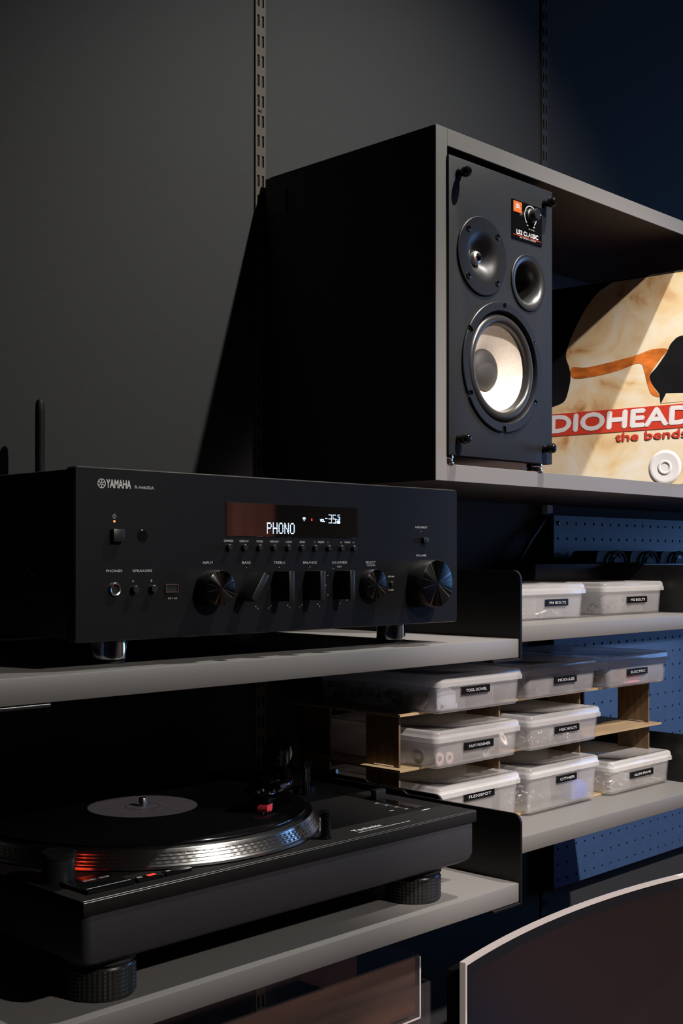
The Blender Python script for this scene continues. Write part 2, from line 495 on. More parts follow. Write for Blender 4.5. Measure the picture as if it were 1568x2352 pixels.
for nm, loc, aim, watts, col, cone, blend, rad, lab in SPOTS:
    t = thing(nm, lab, 'spotlight', loc, 0, 'ceiling spotlights')
    d = (Vector(aim) - Vector(loc)).normalized()
    q = d.to_track_quat('-Z', 'Y')
    m4 = q.to_matrix().to_4x4()
    mb = MB()
    prof = [(0.0, 0.09), (0.034, 0.09), (0.036, 0.086), (0.036, 0.004), (0.033, 0.004), (0.031, 0.03), (0.0, 0.03)]
    b2 = MB(); b2.lathe(prof, 'Z', (0, 0, 0), 32)
    b2.bm.verts.index_update()
    mb.add([m4 @ v.co for v in b2.bm.verts], [[v.index for v in f.verts] for f in b2.bm.faces])
    b2.bm.free()
    build('lamp_housing', mb, M['black_metal'], t)
    top = Vector((0, 0, CEIL - loc[2]))
    if loc[2] > 1.0:
        build('ceiling_mount', MB().cyl(-d * 0.07, top, 0.006).cyl(top - Vector((0, 0, 0.012)), top, 0.035, seg=28), M['black_metal'], t)
    else:
        bot = Vector((0, 0, FLOOR - loc[2]))
        build('floor_stand', MB().cyl(-d * 0.07, bot, 0.009).cyl(bot, bot + Vector((0, 0, 0.02)), 0.14, seg=36), M['black_metal'], t)
    ld = bpy.data.lights.new(nm, 'SPOT')
    ld.energy = watts
    ld.color = col
    ld.spot_size = R(cone)
    ld.spot_blend = blend
    ld.shadow_soft_size = rad
    lo = bpy.data.objects.new('spot_beam', ld)
    COL.objects.link(lo)
    lo.parent = t
    lo.rotation_mode = 'QUATERNION'
    lo.rotation_quaternion = q
    lo.location = d * 0.002

# ------------------------------------------------------------------ slotted wall rails
def rail(x0, lab, mt='rail'):
    w, zt = 0.0168, 1.2
    t = thing('slotted_wall_rail', lab, 'wall rail', (x0, YW, -1.1), 0, 'slotted shelf rails')
    yf = -0.0024
    xs = [0, 0.0028, 0.0064, 0.0104, 0.0140, w]
    mb = MB()
    ph = 0.0144 / 2
    n = 92
    cz = [(0.6475 + 1.1) + 0.025 * k for k in range(-70, 22)]
    z0, z1 = cz[0] - 0.0125, cz[-1] + 0.0125
    for i in range(5):
        a, b = xs[i], xs[i + 1]
        if i in (1, 3):
            zs = z0
            for c in cz:
                quad(mb, a, b, zs, c - ph, yf)
                # slot sides give the sheet its thickness
                for q in ((a, c - ph, b, c - ph), (b, c - ph, b, c + ph), (b, c + ph, a, c + ph), (a, c + ph, a, c - ph)):
                    mb.add([(q[0], yf, q[1]), (q[2], yf, q[3]), (q[2], yf + 0.0014, q[3]), (q[0], yf + 0.0014, q[1])], [(0, 1, 2, 3)])
                zs = c + ph
            quad(mb, a, b, zs, z1, yf)
        else:
            quad(mb, a, b, z0, z1, yf)
    mb.add([(0, yf, z0), (0, 0, z0), (0, 0, z1), (0, yf, z1)], [(0, 1, 2, 3)])
    mb.add([(w, yf, z0), (w, 0, z0), (w, 0, z1), (w, yf, z1)], [(0, 1, 2, 3)])
    build('slotted_channel', mb, M[mt], t)
    build('slot_shade', MB().box(0.0005, w - 0.0005, -0.001, 0.0, z0, z1), M['rubber'], t)  # black strip painting the shade inside the slots
    zscr = 0.560 + 1.1
    build('mounting_screw', MB().lathe([(0.0, yf - 0.0012), (0.0022, yf - 0.001), (0.0032, yf)], 'Y', (0.0072, 0, zscr), 16), M['steel'], t)
    return t
rail(1.0133, 'taupe slotted steel wall rail left of the speaker cabinet')
rail(1.6240, 'dark slotted steel wall rail rising behind the right of the cabinet top', 'rail_dark')

# ------------------------------------------------------------------ wall cabinet
CY = 0.860
def cabinet():
    x0, x1, z0, z1, tk = 1.0243, 2.2440, 0.0864, 0.4747, 0.0193
    t = thing('wall_cabinet', 'open dark wall cabinet with grey edges holding the speaker and the record sleeve', 'cabinet', (x0, CY, z0))
    Wd, H, D = x1 - x0, z1 - z0, 0.268
    e = 0.0010
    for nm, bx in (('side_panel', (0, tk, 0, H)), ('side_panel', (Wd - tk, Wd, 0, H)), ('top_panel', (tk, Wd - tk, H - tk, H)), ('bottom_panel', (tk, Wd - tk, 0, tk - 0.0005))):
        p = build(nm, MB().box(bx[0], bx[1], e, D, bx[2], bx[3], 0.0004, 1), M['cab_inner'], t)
        build('edge_band', MB().box(bx[0], bx[1], 0, e, bx[2], bx[3], 0.0004, 1), M['laminate'], p)
    build('light_stop_panel', MB().box(tk, Wd - tk, D - 0.005, D - 0.001, tk, H - tk), M['cab_inner'], t)  # added to block light leaking in through the gap at the wall
    mb = MB()
    for z in (H - 0.05, 0.02):
        mb.box(-0.0015, 0.0, D - 0.03, D, z, z + 0.03)
    mb.box(0.0, 0.012, D, D + 0.0085, 0.0, H - 0.001)
    build('wall_bracket', mb, M['black_metal'], t)
    mb = MB().box(Wd - 0.012, Wd, D, D + 0.0085, 0.0, H - 0.001)
    build('wall_bracket', mb, M['black_metal'], t)
cabinet()

# ------------------------------------------------------------------ bookshelf speaker
def speaker():
    t = thing('bookshelf_speaker', 'black bookshelf speaker with a cream woofer inside the wall cabinet', 'speaker', (1.0425, 0.8565, 0.1046))
    zb = 0.0104
    Wd, H, D = 0.1965, 0.3305, 0.195
    yb = 0.012
    build('enclosure', MB().box(0.0, Wd, yb, D, zb, zb + H, 0.001, 1), M['gloss_black'], t)
    baf = build('baffle', MB().box(0, Wd, 0, yb, zb, zb + H, 0.0012, 2), M['speaker_vinyl'], t)
    wc, tw, pt = (0.0965, 0.1065 + zb), (0.0575, 0.2278 + zb), (0.1460, 0.2120 + zb)
    cut(baf, [MB().lathe([(0.0, -0.01), (0.0655, -0.01), (0.0655, 0.03), (0.0, 0.03)], 'Y', (wc[0], 0, wc[1]), 72),
              MB().lathe([(0.0, -0.01), (0.0265, -0.01), (0.0265, 0.03), (0.0, 0.03)], 'Y', (pt[0], 0, pt[1]), 48),
              MB().lathe([(0.0, -0.01), (0.030, -0.01), (0.030, 0.03), (0.0, 0.03)], 'Y', (tw[0], 0, tw[1]), 48)])
    enc = [c for c in t.children if c.name.startswith('enclosure')][0]
    cut(enc, [MB().lathe([(0.0, 0.0), (0.067, 0.0), (0.067, 0.06), (0.0, 0.06)], 'Y', (wc[0], 0, wc[1]), 48),
              MB().lathe([(0.0, 0.0), (0.0268, 0.0), (0.0268, 0.13), (0.0, 0.13)], 'Y', (pt[0], 0, pt[1]), 36),
              MB().lathe([(0.0, 0.0), (0.033, 0.0), (0.033, 0.03), (0.0, 0.03)], 'Y', (tw[0], 0, tw[1]), 36)])
    # woofer
    w = build('woofer_frame', MB().lathe([(0.0640, 0.009), (0.0640, -0.0012), (0.0652, -0.0030), (0.0742, -0.0030), (0.0750, -0.0022), (0.0750, 0.0)], 'Y', (wc[0], 0, wc[1]), 96), M['speaker_plastic'], t)
    holes = []
    for a in (90, 150, 210, 270, 330, 30):
        h = MB()
        ca, sa = math.cos(R(a)), math.sin(R(a))
        P = []
        for k in range(13):
            b = R(a) - PI / 2 + PI * k / 12 + PI
            P.append((wc[0] + 0.0705 * ca + 0.0032 * math.cos(b), wc[1] + 0.0705 * sa + 0.0032 * math.sin(b)))
        n = (-sa, ca)
        P.append((wc[0] + 0.080 * ca - 0.0032 * n[0] * 1, wc[1] + 0.080 * sa - 0.0032 * n[1]))
        P.append((wc[0] + 0.080 * ca + 0.0032 * n[0] * 1, wc[1] + 0.080 * sa + 0.0032 * n[1]))
        # order the outline by angle about its centre
        cx = sum(p[0] for p in P) / len(P); cz = sum(p[1] for p in P) / len(P)
        P.sort(key=lambda p: math.atan2(p[1] - cz, p[0] - cx))
        h.prism(P, 'XZ', -0.01, -0.0006)
        holes.append(h)
    cut(w, holes)
    for a in (90, 150, 210, 270, 330, 30):
        x, z = wc[0] + 0.0712 * math.cos(R(a)), wc[1] + 0.0712 * math.sin(R(a))
        build('screw', MB().lathe([(0.0, -0.0016), (0.0024, -0.0013), (0.0027, 0.0)], 'Y', (x, 0, z), 14), M['gloss_black'], w)
    sur = [(0.0640, 0.0045), (0.0620, 0.0040)]
    for k in range(11):
        a = PI * k / 10
        sur.append((0.0558 + 0.0055 * math.cos(a), 0.0035 - 0.0052 * math.sin(a)))
    sur += [(0.0492, 0.0058), (0.0482, 0.0075)]
    build('surround', MB().lathe(sur, 'Y', (wc[0], 0, wc[1]), 96), M['surround'], t)
    cone = []
    for k in range(17):
        f = k / 16
        r = 0.0488 + (0.0215 - 0.0488) * f
        cone.append((r, 0.0066 + 0.0235 * f ** 0.9))
    build('woofer_cone', MB().lathe(cone, 'Y', (wc[0], 0, wc[1]), 96), M['cone'], t)
    cap = [(0.0253 * math.cos(a), 0.0285 - 0.0105 * math.sin(a)) for a in [PI / 2 * k / 10 for k in range(11)]]
    build('dust_cap', MB().lathe(cap, 'Y', (wc[0], 0, wc[1]), 64), M['dustcap'], t)
    # tweeter
    fl = [(0.0443, 0.0), (0.0443, -0.0018), (0.0437, -0.0024), (0.0300, -0.0024)]
    for k in range(1, 11):
        f = k / 10
        fl.append((0.0300 + (0.0092 - 0.0300) * f, -0.0024 + 0.0135 * f ** 1.7))
    tf = build('tweeter_waveguide', MB().lathe(fl, 'Y', (tw[0], 0, tw[1]), 80), M['speaker_plastic'], t)
    dome = [(0.0092, 0.0112), (0.0085, 0.0085), (0.0068, 0.0055), (0.0044, 0.0045), (0.0036, 0.0062), (0.0, 0.0066)]
    d = build('tweeter_dome', MB().lathe(dome, 'Y', (tw[0], 0, tw[1]), 48), M['titanium'], t)
    build('phase_plug', MB().lathe([(0.0, 0.0005), (0.0018, 0.0012), (0.0032, 0.0034), (0.0034, 0.0064)], 'Y', (tw[0] + 0.0008, 0, tw[1] - 0.0006), 28), M['gloss_black'], d)
    for a in (45, 135, 225, 315):
        x, z = tw[0] + 0.0375 * math.cos(R(a)), tw[1] + 0.0375 * math.sin(R(a))
        build('screw', MB().lathe([(0.0, -0.0022), (0.0018, -0.0022), (0.0022, -0.0033), (0.0036, -0.0030), (0.0038, -0.0023)], 'Y', (x, 0, z), 16), M['gloss_black'], tf)
    # bass port
    pp = [(0.0334, 0.0), (0.0334, -0.0014), (0.0326, -0.0020), (0.0300, -0.0018)]
    for k in range(9):
        a = PI / 2 * k / 8
        pp.append((0.0195 + 0.0095 * (1 - math.sin(a)), -0.0016 + 0.018 * (1 - math.cos(a))))
    pf = pp[3:] + [(0.0195, 0.05), (0.0195, 0.11)]
    po = build('bass_port', MB().lathe(pp[:4], 'Y', (pt[0], 0, pt[1]), 64), M['speaker_plastic'], t)
    build('port_flare', MB().lathe(pf, 'Y', (pt[0], 0, pt[1]), 64), M['port'], po)
    # control plate
    px0, px1, pz0, pz1 = 0.1136, 0.1730, 0.2594 + zb, 0.3055 + zb
    pl = build('control_plate', MB().box(px0, px1, -0.0012, 0.0005, pz0, pz1, 0.0003, 1), M['gloss_black'], t)
    yt = -0.00135
    build('logo_badge', MB().box(0.1157, 0.1322, -0.0016, -0.001, 0.2911 + zb, 0.3037 + zb), M['orange'], pl)
    mb = MB()
    text(mb, 'JBL', 0.1196, 0.1288, 0.2945 + zb, 0.0062, -0.0017, bold=0.0003)
    text(mb, 'L52 CLASSIC', 0.1222, 0.1650, 0.2660 + zb, 0.0050, yt, bold=0.00035)
    text(mb, 'JBL SOUND SYSTEM', 0.1285, 0.1600, 0.2618 + zb, 0.0019, yt)
    ring_strip(mb, 0.1500, 0.2915 + zb, 0.0118, 0.0011, R(-52), R(232), yt, 40)
    for a, l in ((-62, '+'), (242, '-')):
        mb.box(0.150 + 0.0135 * math.cos(R(a)) - 0.0015, 0.150 + 0.0135 * math.cos(R(a)) + 0.0015, yt - 0.0001, yt, 0.2915 + zb + 0.0135 * math.sin(R(a)) - 0.0007, 0.2915 + zb + 0.0135 * math.sin(R(a)) + 0.0007)
    build('plate_lettering', mb, M['print_white'], pl, smooth=False)
    mb = MB()
    text(mb, 'HF LEVEL', 0.1460, 0.1575, 0.2748 + zb, 0.0017, yt)
    build('plate_caption', mb, M['print_grey'], pl, smooth=False)
    build('plate_stripe', MB().box(0.1158, 0.1707, yt - 0.0001, yt, 0.2641 + zb, 0.2647 + zb), M['print_red'], pl)
    kb = build('level_knob', MB().lathe([(0.0085, -0.001), (0.0085, -0.0035), (0.0070, -0.0045), (0.0070, -0.0110), (0.0063, -0.0120), (0.0, -0.0120)], 'Y', (0.1500, 0, 0.2918 + zb), 40), M['knob_side'], t)
    build('knob_pointer', MB().box(0.1535, 0.1562, -0.0123, -0.0118, 0.2914 + zb, 0.2922 + zb), M['print_white'], kb)
    # grille pegs
    for x, z in ((0.0165, 0.3125 + zb), (0.1795, 0.3125 + zb), (0.0165, 0.0180 + zb), (0.1795, 0.0180 + zb)):
        build('grille_peg', MB().lathe([(0.0050, 0.0), (0.0052, -0.0018), (0.0040, -0.0035), (0.0040, -0.0055), (0.0056, -0.0075), (0.0062, -0.0105), (0.0055, -0.0140), (0.0032, -0.0162), (0.0, -0.0166)], 'Y', (x, 0, z), 28), M['gloss_black'], t)
    for x, y in ((0.0070, 0.0115), (0.1755, 0.0115), (0.0070, 0.17), (0.1755, 0.17)):
        f = build('foot', MB().lathe([(0.0, zb), (0.0098, zb), (0.0100, zb - 0.003), (0.0090, zb - 0.0042), (0.0090, zb - 0.0062), (0.0100, zb - 0.0072), (0.0100, 0.0012), (0.0094, 0.0), (0.0, 0.0)], 'Z', (x, y, 0), 32), M['chrome'], t)
speaker()

# ------------------------------------------------------------------ record sleeve in the cabinet
def album():
    a = R(6)
    u = 0.283
    loc = (1.582 - math.sin(a) * u, 0.860 + math.cos(a) * u, 0.1053)
    t = thing('record_sleeve', 'record sleeve with mottled beige and black cover standing at the right of the speaker', 'record', loc, R(-84))
    L, H = 0.315, 0.306
    build('card_sleeve', MB().box(0.026, L, 0, 0.004, 0, H, 0.0008, 1), M['sleeve'], t)
    d = 0.011
    mb = MB()
    y = -0.0002
    quad(mb, 0.027, L - 0.001, 0.0005, H - 0.001, y, 0)
    def poly(P, yy, mi):
        n = len(P)
        Q = []
        for i in range(n):
            a, b, c, e = P[i - 1], P[i], P[(i + 1) % n], P[(i + 2) % n]
            straight = any(abs(q[0] - 0.303) < 1e-4 or q[1] < 0.003 or abs(q[1] - 0.3035) < 1e-4 or abs(q[1] - 0.119) < 1e-4 or q[0] < 0.017 for q in (b, c))
            for k in range(1 if straight else 5):
                f = k / 5
                Q.append(tuple(0.5 * (2 * b[j] + (c[j] - a[j]) * f + (2 * a[j] - 5 * b[j] + 4 * c[j] - e[j]) * f * f + (3 * b[j] - a[j] - 3 * c[j] + e[j]) * f ** 3) for j in (0, 1)))
        mb.add([(p[0] + d, yy, p[1]) for p in Q], [list(range(len(Q)))], mi)
    # a plain rounded beige boulder shape over a pale ground
    random.seed(3)
    blob = [(0.153, 0.3035), (0.303, 0.3035), (0.303, 0.002), (0.0165, 0.002), (0.0165, 0.117), (0.03, 0.121), (0.050, 0.126), (0.072, 0.133),
            (0.0795, 0.147), (0.084, 0.168), (0.082, 0.184), (0.0765, 0.200), (0.079, 0.215), (0.088, 0.235), (0.100, 0.256), (0.115, 0.277), (0.133, 0.294)]
    poly(blob, y - 0.0001, 1)
    blk = [(0.303, 0.119), (0.303, 0.205), (0.262, 0.213), (0.245, 0.205), (0.236, 0.190), (0.222, 0.172), (0.211, 0.160), (0.216, 0.146), (0.226, 0.132), (0.2275, 0.119)]
    poly(blk, y - 0.0002, 0)
    org = [(0.086, 0.184), (0.110, 0.182), (0.150, 0.186), (0.190, 0.192), (0.215, 0.198), (0.238, 0.196), (0.230, 0.186), (0.214, 0.166), (0.211, 0.158), (0.216, 0.145), (0.2265, 0.129),
           (0.214, 0.133), (0.207, 0.150), (0.203, 0.166), (0.195, 0.180), (0.160, 0.172), (0.120, 0.167), (0.089, 0.168)]
    poly(org, y - 0.00025, 2)
    wst = [(0.2285, 0.119), (0.236, 0.1325), (0.303, 0.128), (0.303, 0.119)]
    poly(wst, y - 0.0003, 1)
    build('cover_print', mb, [M['art_black'], M['art_beige'], M['art_orange']], t, smooth=False)
    b = MB()
    b.box(0.027, L - 0.001, -0.0007, -0.0004, 0.0822, 0.1160)
    build('title_band', b, M['art_red'], t)
    mb = MB()
    text(mb, 'DIOHEAD', 0.0622, 0.2850, 0.0882, 0.0245, -0.0009, bold=0.0017, slant=0.06)
    text(mb, 'A', 0.0290, 0.0580, 0.0882, 0.0245, -0.0009, bold=0.0017, slant=0.06)
    build('band_lettering', mb, M['art_white'], t, smooth=False)
    mb = MB()
    text(mb, 'the bends', 0.1690, 0.2790, 0.0687, 0.0115, -0.0009, bold=0.0006)
    build('title_lettering', mb, M['art_red'], t, smooth=False)
    build('round_sticker', MB().lathe([(0.0, -0.0007), (0.0195, -0.0007), (0.0235, -0.0010), (0.0245, -0.0005)], 'Y', (0.2455, 0, 0.0270), 48).lathe([(0.0065, -0.0011), (0.0085, -0.0016), (0.0105, -0.0011)], 'Y', (0.2455, 0, 0.0270), 32), M['art_white'], t)
album()

# ------------------------------------------------------------------ shelves with black end brackets
def bracket_mb(D, tk, xin, side):
    """end plate in the YZ plane with a lip under the board; local y=0 is the board front, z=0 the board top"""
    mb = MB()
    rr = 0.010
    P = [(-0.002, -tk - 0.0012)]
    P += [(-0.002 + rr - rr * math.cos(a), 0.0705 - rr + rr * math.sin(a)) for a in [PI / 2 * k / 8 for k in range(9)]]
    P += [(D * 0.40, 0.0705), (D * 0.405, 0.0715), (D * 0.414, 0.0735), (D * 0.425, 0.0740), (D, 0.0740), (D, -tk - 0.0012)]
    x0, x1 = (xin, xin + 0.0028) if side > 0 else (xin - 0.0028, xin)
    mb.prism(P, 'YZ', x0, x1)
    if side > 0:
        mb.box(xin - 0.045, xin + 0.0028, -0.002, D, -tk - 0.003, -tk - 0.0006, 0.0004, 1)
    else:
        mb.box(xin - 0.0028, xin + 0.045, -0.002, D, -tk - 0.003, -tk - 0.0006, 0.0004, 1)
    return mb

def shelf(x0, x1, y0, ztop, lab, grp):
    D = 1.133 - y0
    tk = 0.0193
    t = thing('wall_shelf', lab, 'shelf', (x0, y0, ztop), 0, grp)
    L = x1 - x0
    build('shelf_board', MB().box(0, L, 0, D, -tk, 0, 0.0007, 2), M['laminate'], t)
    build('end_bracket', bracket_mb(D, tk, L + 0.0002, 1), M['black_metal'], t, ang=25)
    build('end_bracket', bracket_mb(D, tk, -0.0002, -1), M['black_metal'], t, ang=25)
    return t
ZS1, ZS2, ZR1, ZR2 = -0.0815, -0.3322, -0.0784, -0.3284
shelf(0.4270, 1.0252, 0.750, ZS1, 'grey shelf under the stereo receiver with black end bracket', 'bracket shelves')
shelf(0.4270, 1.0255, 0.750, ZS2, 'grey shelf under the turntable with black end bracket', 'bracket shelves')
shelf(1.0350, 1.6400, 0.860, ZR1, 'grey shelf carrying only two clear boxes, below the wall cabinet', 'bracket shelves')
shelf(1.0350, 1.6400, 0.860, ZR2, 'grey shelf carrying the plywood rack of clear boxes', 'bracket shelves')

# ------------------------------------------------------------------ stereo receiver
def receiver():
    o = (0.5003, 0.762, ZS1)
    t = thing('stereo_receiver', 'black stereo receiver with lit display standing on the shelf', 'receiver', o)
    zb = 0.0203
    Wd, H = 0.4400, 0.1296
    fp = MB()
    P = rrect(0, Wd, zb, zb + H, 0.0035, 5)
    fp.prism(P, 'XZ', 0.0012, 0.011)
    # front chamfer
    P2 = rrect(0.0009, Wd - 0.0009, zb + 0.0009, zb + H - 0.0009, 0.0028, 5)
    n = len(P)
    fp.add([(p[0], 0.0012, p[1]) for p in P] + [(p[0], 0.0, p[1]) for p in P2], [(i, (i + 1) % n, n + (i + 1) % n, n + i) for i in range(n)], 1)
    fp.add([(p[0], 0.0, p[1]) for p in P2], [list(range(n))])
    bmesh.ops.remove_doubles(fp.bm, verts=fp.bm.verts[:], dist=0.00001)
    face = build('front_panel', fp, [M['anodised'], M['bevel']], t, ang=20)
    D = 0.345
    cov = MB().box(0.002, Wd - 0.002, 0.0112, D, zb + 0.002, zb + H - 0.0015, 0.002, 2)
    for k in range(14):
        for s in (0, 1):
            cov.box(0.06 + k * 0.024, 0.078 + k * 0.024, 0.10 + s * 0.10, 0.185 + s * 0.10, zb + H - 0.0017, zb + H - 0.0010)
    build('top_cover', cov, M['receiver_cover'], t)
    for y in (0.06, 0.27):
        build('side_screw', MB().lathe([(0.0, -0.0018), (0.003, -0.0014), (0.0046, 0.002)], 'X', (0.0, y, zb + 0.052), 20), M['gloss_black'], t)
    for x in (0.0625, 0.3945):
        for y in (0.047, 0.30):
            f = build('foot', MB().lathe([(0.0, zb + 0.002), (0.0138, zb + 0.002), (0.0143, zb), (0.0143, 0.0035), (0.0135, 0.003)], 'Z', (x, y, 0), 40), M['chrome'], t)
            build('foot_pad', MB().lathe([(0.0, 0.0036), (0.0136, 0.0036), (0.0136, 0.0), (0.0, 0.0)], 'Z', (x, y, 0), 32), M['rubber'], f)
    an = build('antenna', MB().lathe([(0.0, 0.0), (0.0052, 0.0), (0.0056, 0.01), (0.0050, 0.02), (0.0050, 0.108), (0.0046, 0.118), (0.0030, 0.122), (0.0, 0.123)], 'Z', (0.1890, 0.352, 0.105 + zb), 24), M['rubber'], t)
    build('antenna_joint', MB().cyl((0.189, 0.343, zb + 0.1), (0.189, 0.358, zb + 0.1), 0.006).cyl((0.189, 0.352, zb + 0.094), (0.189, 0.352, zb + 0.108), 0.0055), M['rubber'], an)
    Z = lambda z: z + zb
    yl = -0.00012
    # brand
    mb = MB()
    ring_strip(mb, 0.0233, Z(0.1176), 0.0033, 0.0006, 0, 2 * PI, yl, 32)
    for k in range(6):
        a = R(30 + 60 * k)
        ca, sa = math.cos(a), math.sin(a)
        q = [(0.0004, -0.0002), (0.0027, -0.0004), (0.0030, 0), (0.0027, 0.0004), (0.0004, 0.0002)]
        mb.add([(0.0233 + p[0] * ca - p[1] * sa, yl, Z(0.1176) + p[0] * sa + p[1] * ca) for p in q], [(0, 1, 2, 3, 4)])
    text(mb, 'YAMAHA', 0.0275, 0.0495, Z(0.1147), 0.0061, yl, bold=0.00022)
    text(mb, 'R-N600A', 0.0532, 0.0713, Z(0.1149), 0.0024, yl)
    build('brand_lettering', mb, M['print_grey'], face, smooth=False)
    # captions
    mb = MB()
    T = lambda s, a, b, z, h: text(mb, s, a, b, Z(z), h, yl)
    T('PHONES', 0.0273, 0.0417, 0.0517, 0.0019); T('SPEAKERS', 0.0512, 0.0694, 0.0516, 0.0019)
    T('A', 0.0509, 0.0523, 0.0441, 0.0017); T('B', 0.0682, 0.0695, 0.0441, 0.0017); T('5V = 1A', 0.0847, 0.0934, 0.0302, 0.0016)
    for s, c, w in (('DIMMER', 0.1462, 0.0098), ('DISPLAY', 0.1628, 0.0098), ('MODE', 0.1799, 0.0068), ('MEMORY', 0.1966, 0.0102), ('CLEAR', 0.2129, 0.0072), ('BAND', 0.2290, 0.0062)):
        T(s, c - w / 2, c + w / 2, 0.0754, 0.0017)
    T('PRESET', 0.2477, 0.2558, 0.0755, 0.0017); T('TUNING', 0.2805, 0.2883, 0.0756, 0.0017)
    T('<', 0.2434, 0.2444, 0.0756, 0.0014); T('>', 0.2595, 0.2605, 0.0756, 0.0014); T('<<', 0.2755, 0.2775, 0.0756, 0.0014); T('>>', 0.2915, 0.2935, 0.0756, 0.0014)
    for s, a, b in (('INPUT', 0.1193, 0.1297), ('BASS', 0.1605, 0.1698), ('TREBLE', 0.1956, 0.2085), ('BALANCE', 0.2299, 0.2464), ('LOUDNESS', 0.2654, 0.2841), ('SELECT', 0.3086, 0.3216)):
        T(s, a, b, 0.0576, 0.0020)
    T('FLAT', 0.2720, 0.2772, 0.0541, 0.0015); T('PUSH-ENTER', 0.3100, 0.3212, 0.0551, 0.0014); T('RETURN', 0.3385, 0.3470, 0.0446, 0.0014); T('CONNECT', 0.3390, 0.3465, 0.0322, 0.0014)
    T('PURE DIRECT', 0.3769, 0.3943, 0.0909, 0.0017); T('VOLUME', 0.3782, 0.3927, 0.0641, 0.0018)
    for x in (0.1652, 0.2018, 0.2379):
        mb.box(x - 0.0003, x + 0.0003, yl - 0.0001, yl, Z(0.0543), Z(0.0550))
    for cx in (0.166, 0.202, 0.238):
        for dx in (-0.0095, 0.0095):
            mb.box(cx + dx - 0.0004, cx + dx + 0.0004, yl - 0.0001, yl, Z(0.0218), Z(0.0226))
        T('-', cx - 0.0125, cx - 0.0113, 0.0203, 0.0004); T('+', cx + 0.0113, cx + 0.0125, 0.0197, 0.0012)
    for k in range(9):
        a = R(118 + 31 * k)
        x, z = 0.2745 + 0.0170 * math.cos(a), 0.0386 + 0.0165 * math.sin(a)
        mb.box(x - 0.00035, x + 0.00035, yl - 0.0001, yl, Z(z - 0.00035), Z(z + 0.00035))
    ring_strip(mb, 0.0346, Z(0.0935), 0.0014, 0.0003, R(120), R(420), yl, 18)
    mb.box(0.03445, 0.03475, yl - 0.0001, yl, Z(0.0935), Z(0.0954))
    T('v', 0.3848, 0.3862, 0.0873, 0.0010)
    build('panel_lettering', mb, M['print_grey'], face, smooth=False)
    # power, sensor, jack, buttons
    build('power_button', MB().box(0.0313, 0.0413, -0.0042, 0.001, Z(0.0743), Z(0.0840), 0.0005, 2), M['knob_side'], t)
    build('power_indicator', MB().lathe([(0.0, -0.0006), (0.0008, -0.0004), (0.0010, 0.0002)], 'Y', (0.0346, 0, Z(0.0897)), 16), M['led_amber'], t)
    build('remote_sensor', MB().lathe([(0.0, -0.0003), (0.0044, -0.0003), (0.0050, 0.0002)], 'Y', (0.0606, 0, Z(0.0791)), 40), M['gloss_black'], t)
    jk = build('headphone_jack', MB().lathe([(0.0050, 0.0), (0.0050, -0.0018), (0.0046, -0.0023), (0.0036, -0.0020), (0.0032, -0.0006), (0.0032, 0.0)], 'Y', (0.0345, 0, Z(0.0389)), 40), M['steel'], t)
    build('jack_socket', MB().lathe([(0.0, -0.0003), (0.0034, -0.0003)], 'Y', (0.0345, 0, Z(0.0389)), 28), M['rubber'], jk)
    for x, z in ((0.0521, 0.0385), (0.0691, 0.0387)):
        build('speaker_button', MB().lathe([(0.0, -0.0042), (0.0026, -0.0042), (0.0029, -0.0039), (0.0030, 0.0)], 'Y', (x, 0, Z(z)), 24), M['knob_side'], t)
    us = build('usb_socket', MB().box(0.0817, 0.0941, -0.0012, 0.0, Z(0.0354), Z(0.0362)).box(0.0817, 0.0941, -0.0012, 0.0, Z(0.0412), Z(0.0420)).box(0.0817, 0.0822, -0.0012, 0.0, Z(0.0362), Z(0.0412)).box(0.0935, 0.0941, -0.0012, 0, Z(0.0362), Z(0.0412)), M['steel'], t)
    build('socket_tongue', MB().box(0.0824, 0.0934, -0.0005, 0.0, Z(0.0363), Z(0.0411)), M['rubber'], us)
    for x in (0.1455, 0.1620, 0.1785, 0.1949, 0.2112, 0.2273, 0.2432, 0.2597, 0.2757, 0.2917):
        build('menu_button', MB().lathe([(0.0, -0.0034), (0.0021, -0.0034), (0.0024, -0.0031), (0.0025, 0.0)], 'Y', (x, 0, Z(0.0712)), 24), M['knob_side'], t)
    build('pure_direct_button', MB().box(0.3853, 0.3920, -0.0040, 0.001, Z(0.0768), Z(0.0822), 0.0006, 2), M['knob_side'], t)
    build('return_button', MB().lathe([(0.0, -0.0024), (0.0018, -0.0024), (0.0021, -0.002), (0.0021, 0.0)], 'Y', (0.3425, 0, Z(0.0388)), 20), M['knob_side'], t)
    # display
    dp = build('display_window', MB().box(0.1432, 0.2973, -0.0004, 0.0005, Z(0.0802), Z(0.1078), 0.0002, 1), M['glass_dark'], t)
    F57 = {'P': ('11110', '10001', '10001', '11110', '10000', '10000', '10000'), 'H': ('10001', '10001', '10001', '11111', '10001', '10001', '10001'),
           'O': ('01110', '10001', '10001', '10001', '10001', '10001', '01110'), 'N': ('10001', '11001', '11001', '10101', '10011', '10011', '10001')}
    mb = MB()
    yd = -0.0006
    px = 0.0010
    dz = 0.0097 / 7
    for i, ch in enumerate('PHONO'):
        for r_, row in enumerate(F57[ch]):
            for c_, v in enumerate(row):
                if v == '1':
                    x = 0.1876 + i * 0.00662 + c_ * 0.00108
                    z = Z(0.0828) + (6 - r_) * dz
                    quad(mb, x, x + 0.00088, z, z + dz * 0.80, yd)
